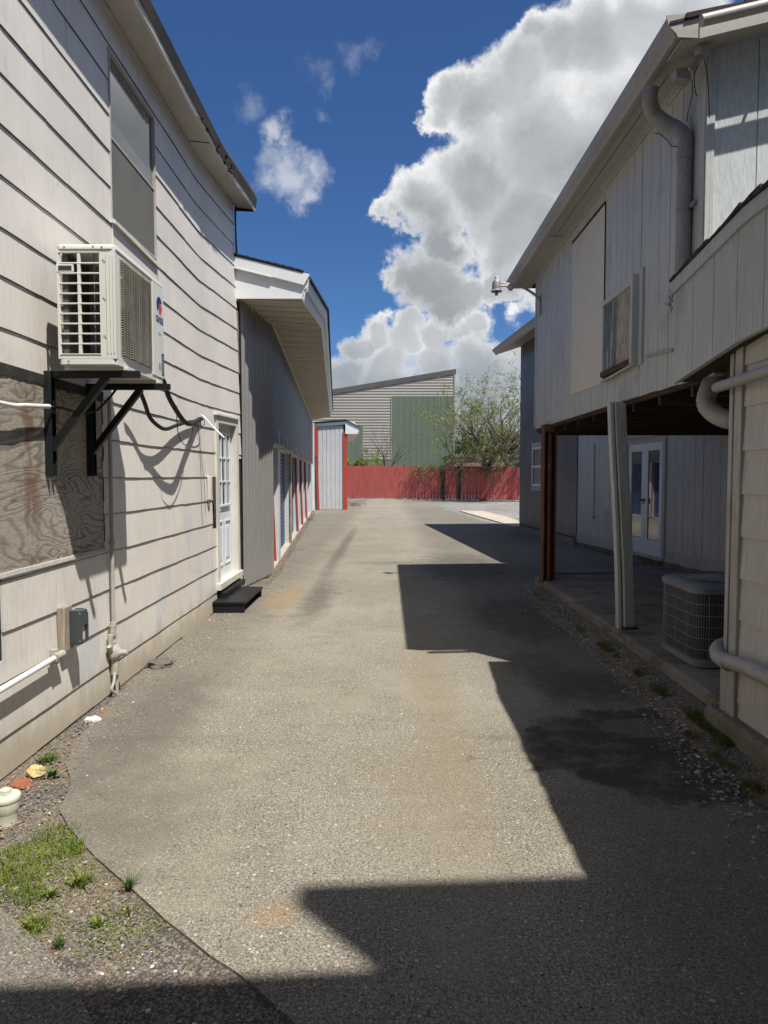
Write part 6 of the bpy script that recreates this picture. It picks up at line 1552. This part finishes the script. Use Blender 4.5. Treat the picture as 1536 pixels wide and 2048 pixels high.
# ================================================================== SMALL THINGS ON THE GROUND
def lump(name, c, r, mat, label, cat, seed, sq=(1,1,.6), n1=10, n2=6, amp=.25):
    rings=[]
    for j in range(n2+1):
        th=math.pi*j/n2; ring_=[]
        for i in range(n1):
            a=2*math.pi*i/n1; d=Vector((math.sin(th)*math.cos(a),math.sin(th)*math.sin(a),math.cos(th)))
            rr_=r*(1+amp*mnoise.noise(d*1.7+Vector((seed,0,0)))+amp*.5*mnoise.noise(d*4+Vector((0,seed,0))))
            ring_.append(Vector(c)+Vector((d.x*sq[0],d.y*sq[1],d.z*sq[2]))*rr_)
        rings.append(ring_)
    o=MB().loft(rings).build(name,mat,None,origin=tuple(c)); return tag(o,label,cat)
x,y=G(318,1332); lump('asphalt_chunk',(x,y,.02),.10,'tar_chunk','dark broken chunk of asphalt lying near the foot of the sided wall','chunk',3,(1.2,1.0,.42),18,10,.35)
x,y=G(72,1548); lump('yellow_stone',(x,y,.012),.045,'yellow_stone','pale yellow stone at the foot of the siding among weeds','stone',5,(1.1,.9,.7),9,5,.35)
x,y=G(38,1572); lump('brick_piece',(x+.0,y+.02,.0),.05,'terracotta','orange brick piece half buried against the foot of the siding','brick',6,(1.3,1,.5),8,5,.3)
x,y=G(185,1440); lump('white_rubble',(x,y,.0),.04,'stone_w','whitish crumbled rubble by the wall below the conduit','rubble',8,(1.5,1,.5),10,6,.5)
x,y=G(208,1425); lump('red_fragment',(x,y,.0),.02,'terracotta','small red brick fragment on the gravel at the gas pipe foot','fragment',9,(1.6,1,.4))
x,y=G(237,1380); lump('dark_rag',(x-.02,y,.03),.045,'brown_felt','dark scrap of felt sticking up at the wall foot beside the gas pipe','scrap',10,(.6,1,1.1),8,5,.5)
# sewer clean-out
x,y=G(12,1640); co=thing('cleanout_pipe','cream plastic clean-out pipe with a square-lugged cap at the lower left','pipe',(x,y,0))
m1=MB(); m1.lathe((x,y,-.02),[(.05,0),(.05,.055),(.052,.06),(.062,.085),(.062,.115)],28); m1.build('pipe','pvc_cream',co,True)
m1=MB(); m1.lathe((x,y,.095),[(.064,0),(.066,.003),(.066,.02),(.062,.026),(.001,.027)],28); m1.build('cap','pvc_cream',co,True)
m1=MB(); m1.hexa([(x+.026*a,y+.026*b,z) for z,s in ((.121,1),(.148,1)) for a,b in ((-1,-.6),(.6,-1),(1,.6),(-.6,1))]); m1.build('lug','pvc_cream',co,bevel=.003)
# grass
def blades(mb, cx, cy, r, n, h, rnd, z=-.01, wide=.0025, lean=.6, m=0):
    for _ in range(n):
        a=rnd.uniform(0,6.28); q=r*math.sqrt(rnd.random()); bx_,by_=cx+q*math.cos(a),cy+q*math.sin(a)
        hh=h*rnd.uniform(.4,1.15); la=rnd.uniform(0,6.28); ln=hh*lean*rnd.uniform(.2,1.2); w_=wide*rnd.uniform(.7,1.4)
        dx,dy=math.cos(la),math.sin(la); sx_,sy_=-dy*w_,dx*w_
        p0=(bx_,by_,z); p1=(bx_+dx*ln*.35,by_+dy*ln*.35,z+hh*.6); p2=(bx_+dx*ln,by_+dy*ln,z+hh)
        mb.add([(p0[0]-sx_,p0[1]-sy_,p0[2]),(p0[0]+sx_,p0[1]+sy_,p0[2]),(p1[0]+sx_*.8,p1[1]+sy_*.8,p1[2]),(p1[0]-sx_*.8,p1[1]-sy_*.8,p1[2]),p2],[(0,1,2,3),(3,2,4)],m)
rnd=random.Random(101); gm=MB()
for (px,py,r_,n_b,h) in ((115,1668,.10,380,.028),(75,1700,.11,330,.026),(45,1735,.12,400,.032),(20,1765,.12,380,.036),(60,1790,.06,250,.03),(-20,1745,.1,300,.04),(140,1700,.06,260,.03),(150,1690,.04,160,.035),(30,1700,.06,160,.025),(95,1740,.06,120,.02),(70,1850,.05,200,.03)):
    x,y=G(px,py); blades(gm,x,y,r_,n_b,h,rnd,-.012,.0016,.7)
for k in range(5200):   # small creeping leaves and dry bits between the tufts
    c_ = rnd.choice([(115,1668),(80,1700),(45,1735),(20,1765),(60,1790),(140,1700),(90,1830),(70,1850),(175,1755),(230,1830),(120,1745),(200,1870),(90,1530),(70,1690),(285,1850)])
    x,y = G(c_[0]+rnd.gauss(0,30), c_[1]+rnd.gauss(0,26))
    if inside(x, y, [p for p in poly]): continue
    a_=rnd.uniform(0,6.28); q_=rnd.uniform(.0025,.006); z_=-.012+rnd.uniform(.001,.014); ca,sa=math.cos(a_),math.sin(a_)
    gm.add([(x-ca*q_,y-sa*q_,z_),(x+sa*q_*.5,y-ca*q_*.5,z_+.002),(x+ca*q_,y+sa*q_,z_+.004),(x-sa*q_*.5,y+ca*q_*.5,z_+.002)],[(0,1,2,3)],rnd.choice([0,0,0,1]))
struct(gm.build('grass',['grass_green','dry_grass'],None),'stuff')
gm=MB()
for k in range(44):
    u=rnd.random(); y=4.0+5.2*(u**2.0) ; blades(gm,2.00-abs(rnd.gauss(0,.03)),y,.08,220 if y<6.5 else 70,.042,rnd,.07,.0018,.9)
for k in range(7): blades(gm,1.83-abs(rnd.gauss(0,.02)),rnd.uniform(3.0,4.3),.05,90,.045,rnd,.04,.0018,.8)
struct(gm.build('grass','shade_grass',None),'stuff')
def weed(px,py,n,h,label,mat='weed_green',wide=.004,lean=1.0,r=.012,group=None):
    x,y=G(px,py); mb=MB(); blades(mb,x,y,r,n,h,random.Random(px),-.012,wide,lean); o=mb.build('weed',mat,None,origin=(x,y,0)); return tag(o,label,'weed',group)
GRP='weed tufts in the gravel corner'
weed(258,1775,46,.07,'grey-green grass tuft on the asphalt edge, farthest right of the weeds',group=GRP,wide=.0022)
weed(160,1765,60,.065,'spreading yellow-green grass tuft in the middle of the gravel corner','grass_green',.003,1.4,.03,GRP)
weed(118,1890,34,.05,'spiky grey-green grass tuft in the gravel beside the old pavement edge',group=GRP,wide=.0022)
weed(65,1848,26,.045,'grass tuft leaning over the old pavement edge','grass_green',.003,1.2,.02,GRP)
weed(195,1850,16,.045,'small upright leafy weed in the gravel below the spreading tuft','grass_green',.005,.7,.01,GRP)
weed(105,1788,10,.05,'broad-bladed sprout just left of the spreading tuft','grass_green',.006,1.1,.008,GRP)
weed(250,1825,14,.03,'low weed against the edge of the driveway below the grey-green tuft','grass_green',.004,1.0,.03,GRP)
weed(95,1520,90,.05,'bushy weed clump at the foot of the siding behind the yellow stone','weed_green',.004,1.0,.05)
weed(105,1552,7,.075,'broad-leaved dark green weed beside the yellow stone','weed_green',.012,1.2,.01)
weed(362,1278,26,.03,'tiny green weed at the foot of the sided wall between chunk and door','weed_green',.003,1.0,.02)
weed(533,1155,50,.06,'weed at the foot of the corrugated garage wall beyond the step','grass_green',.004,.9,.05)
weed(617,1040,50,.10,'grass tuft at the foot of the last garage piers','grass_green',.008,1.0,.15)
tw=MB(); rnd=random.Random(5); x,y=G(708,1012)
for k in range(26):
    a=rnd.uniform(0,6.28); p=Vector((x+rnd.gauss(0,.25),y+rnd.gauss(0,.6),.03)); q=p+Vector((math.cos(a)*.6,math.sin(a)*.6,rnd.uniform(0,.3))); tw.tube([p,(p+q)/2+Vector((0,0,.08)),q],.010,4)
tag(tw.build('fallen_twigs','twig',None,origin=(x,y,0)),'heap of bare fallen twigs at the red corner post of the shed','twigs')

for o in list(bpy.data.objects):
    if '_w' in o: del o['_w']
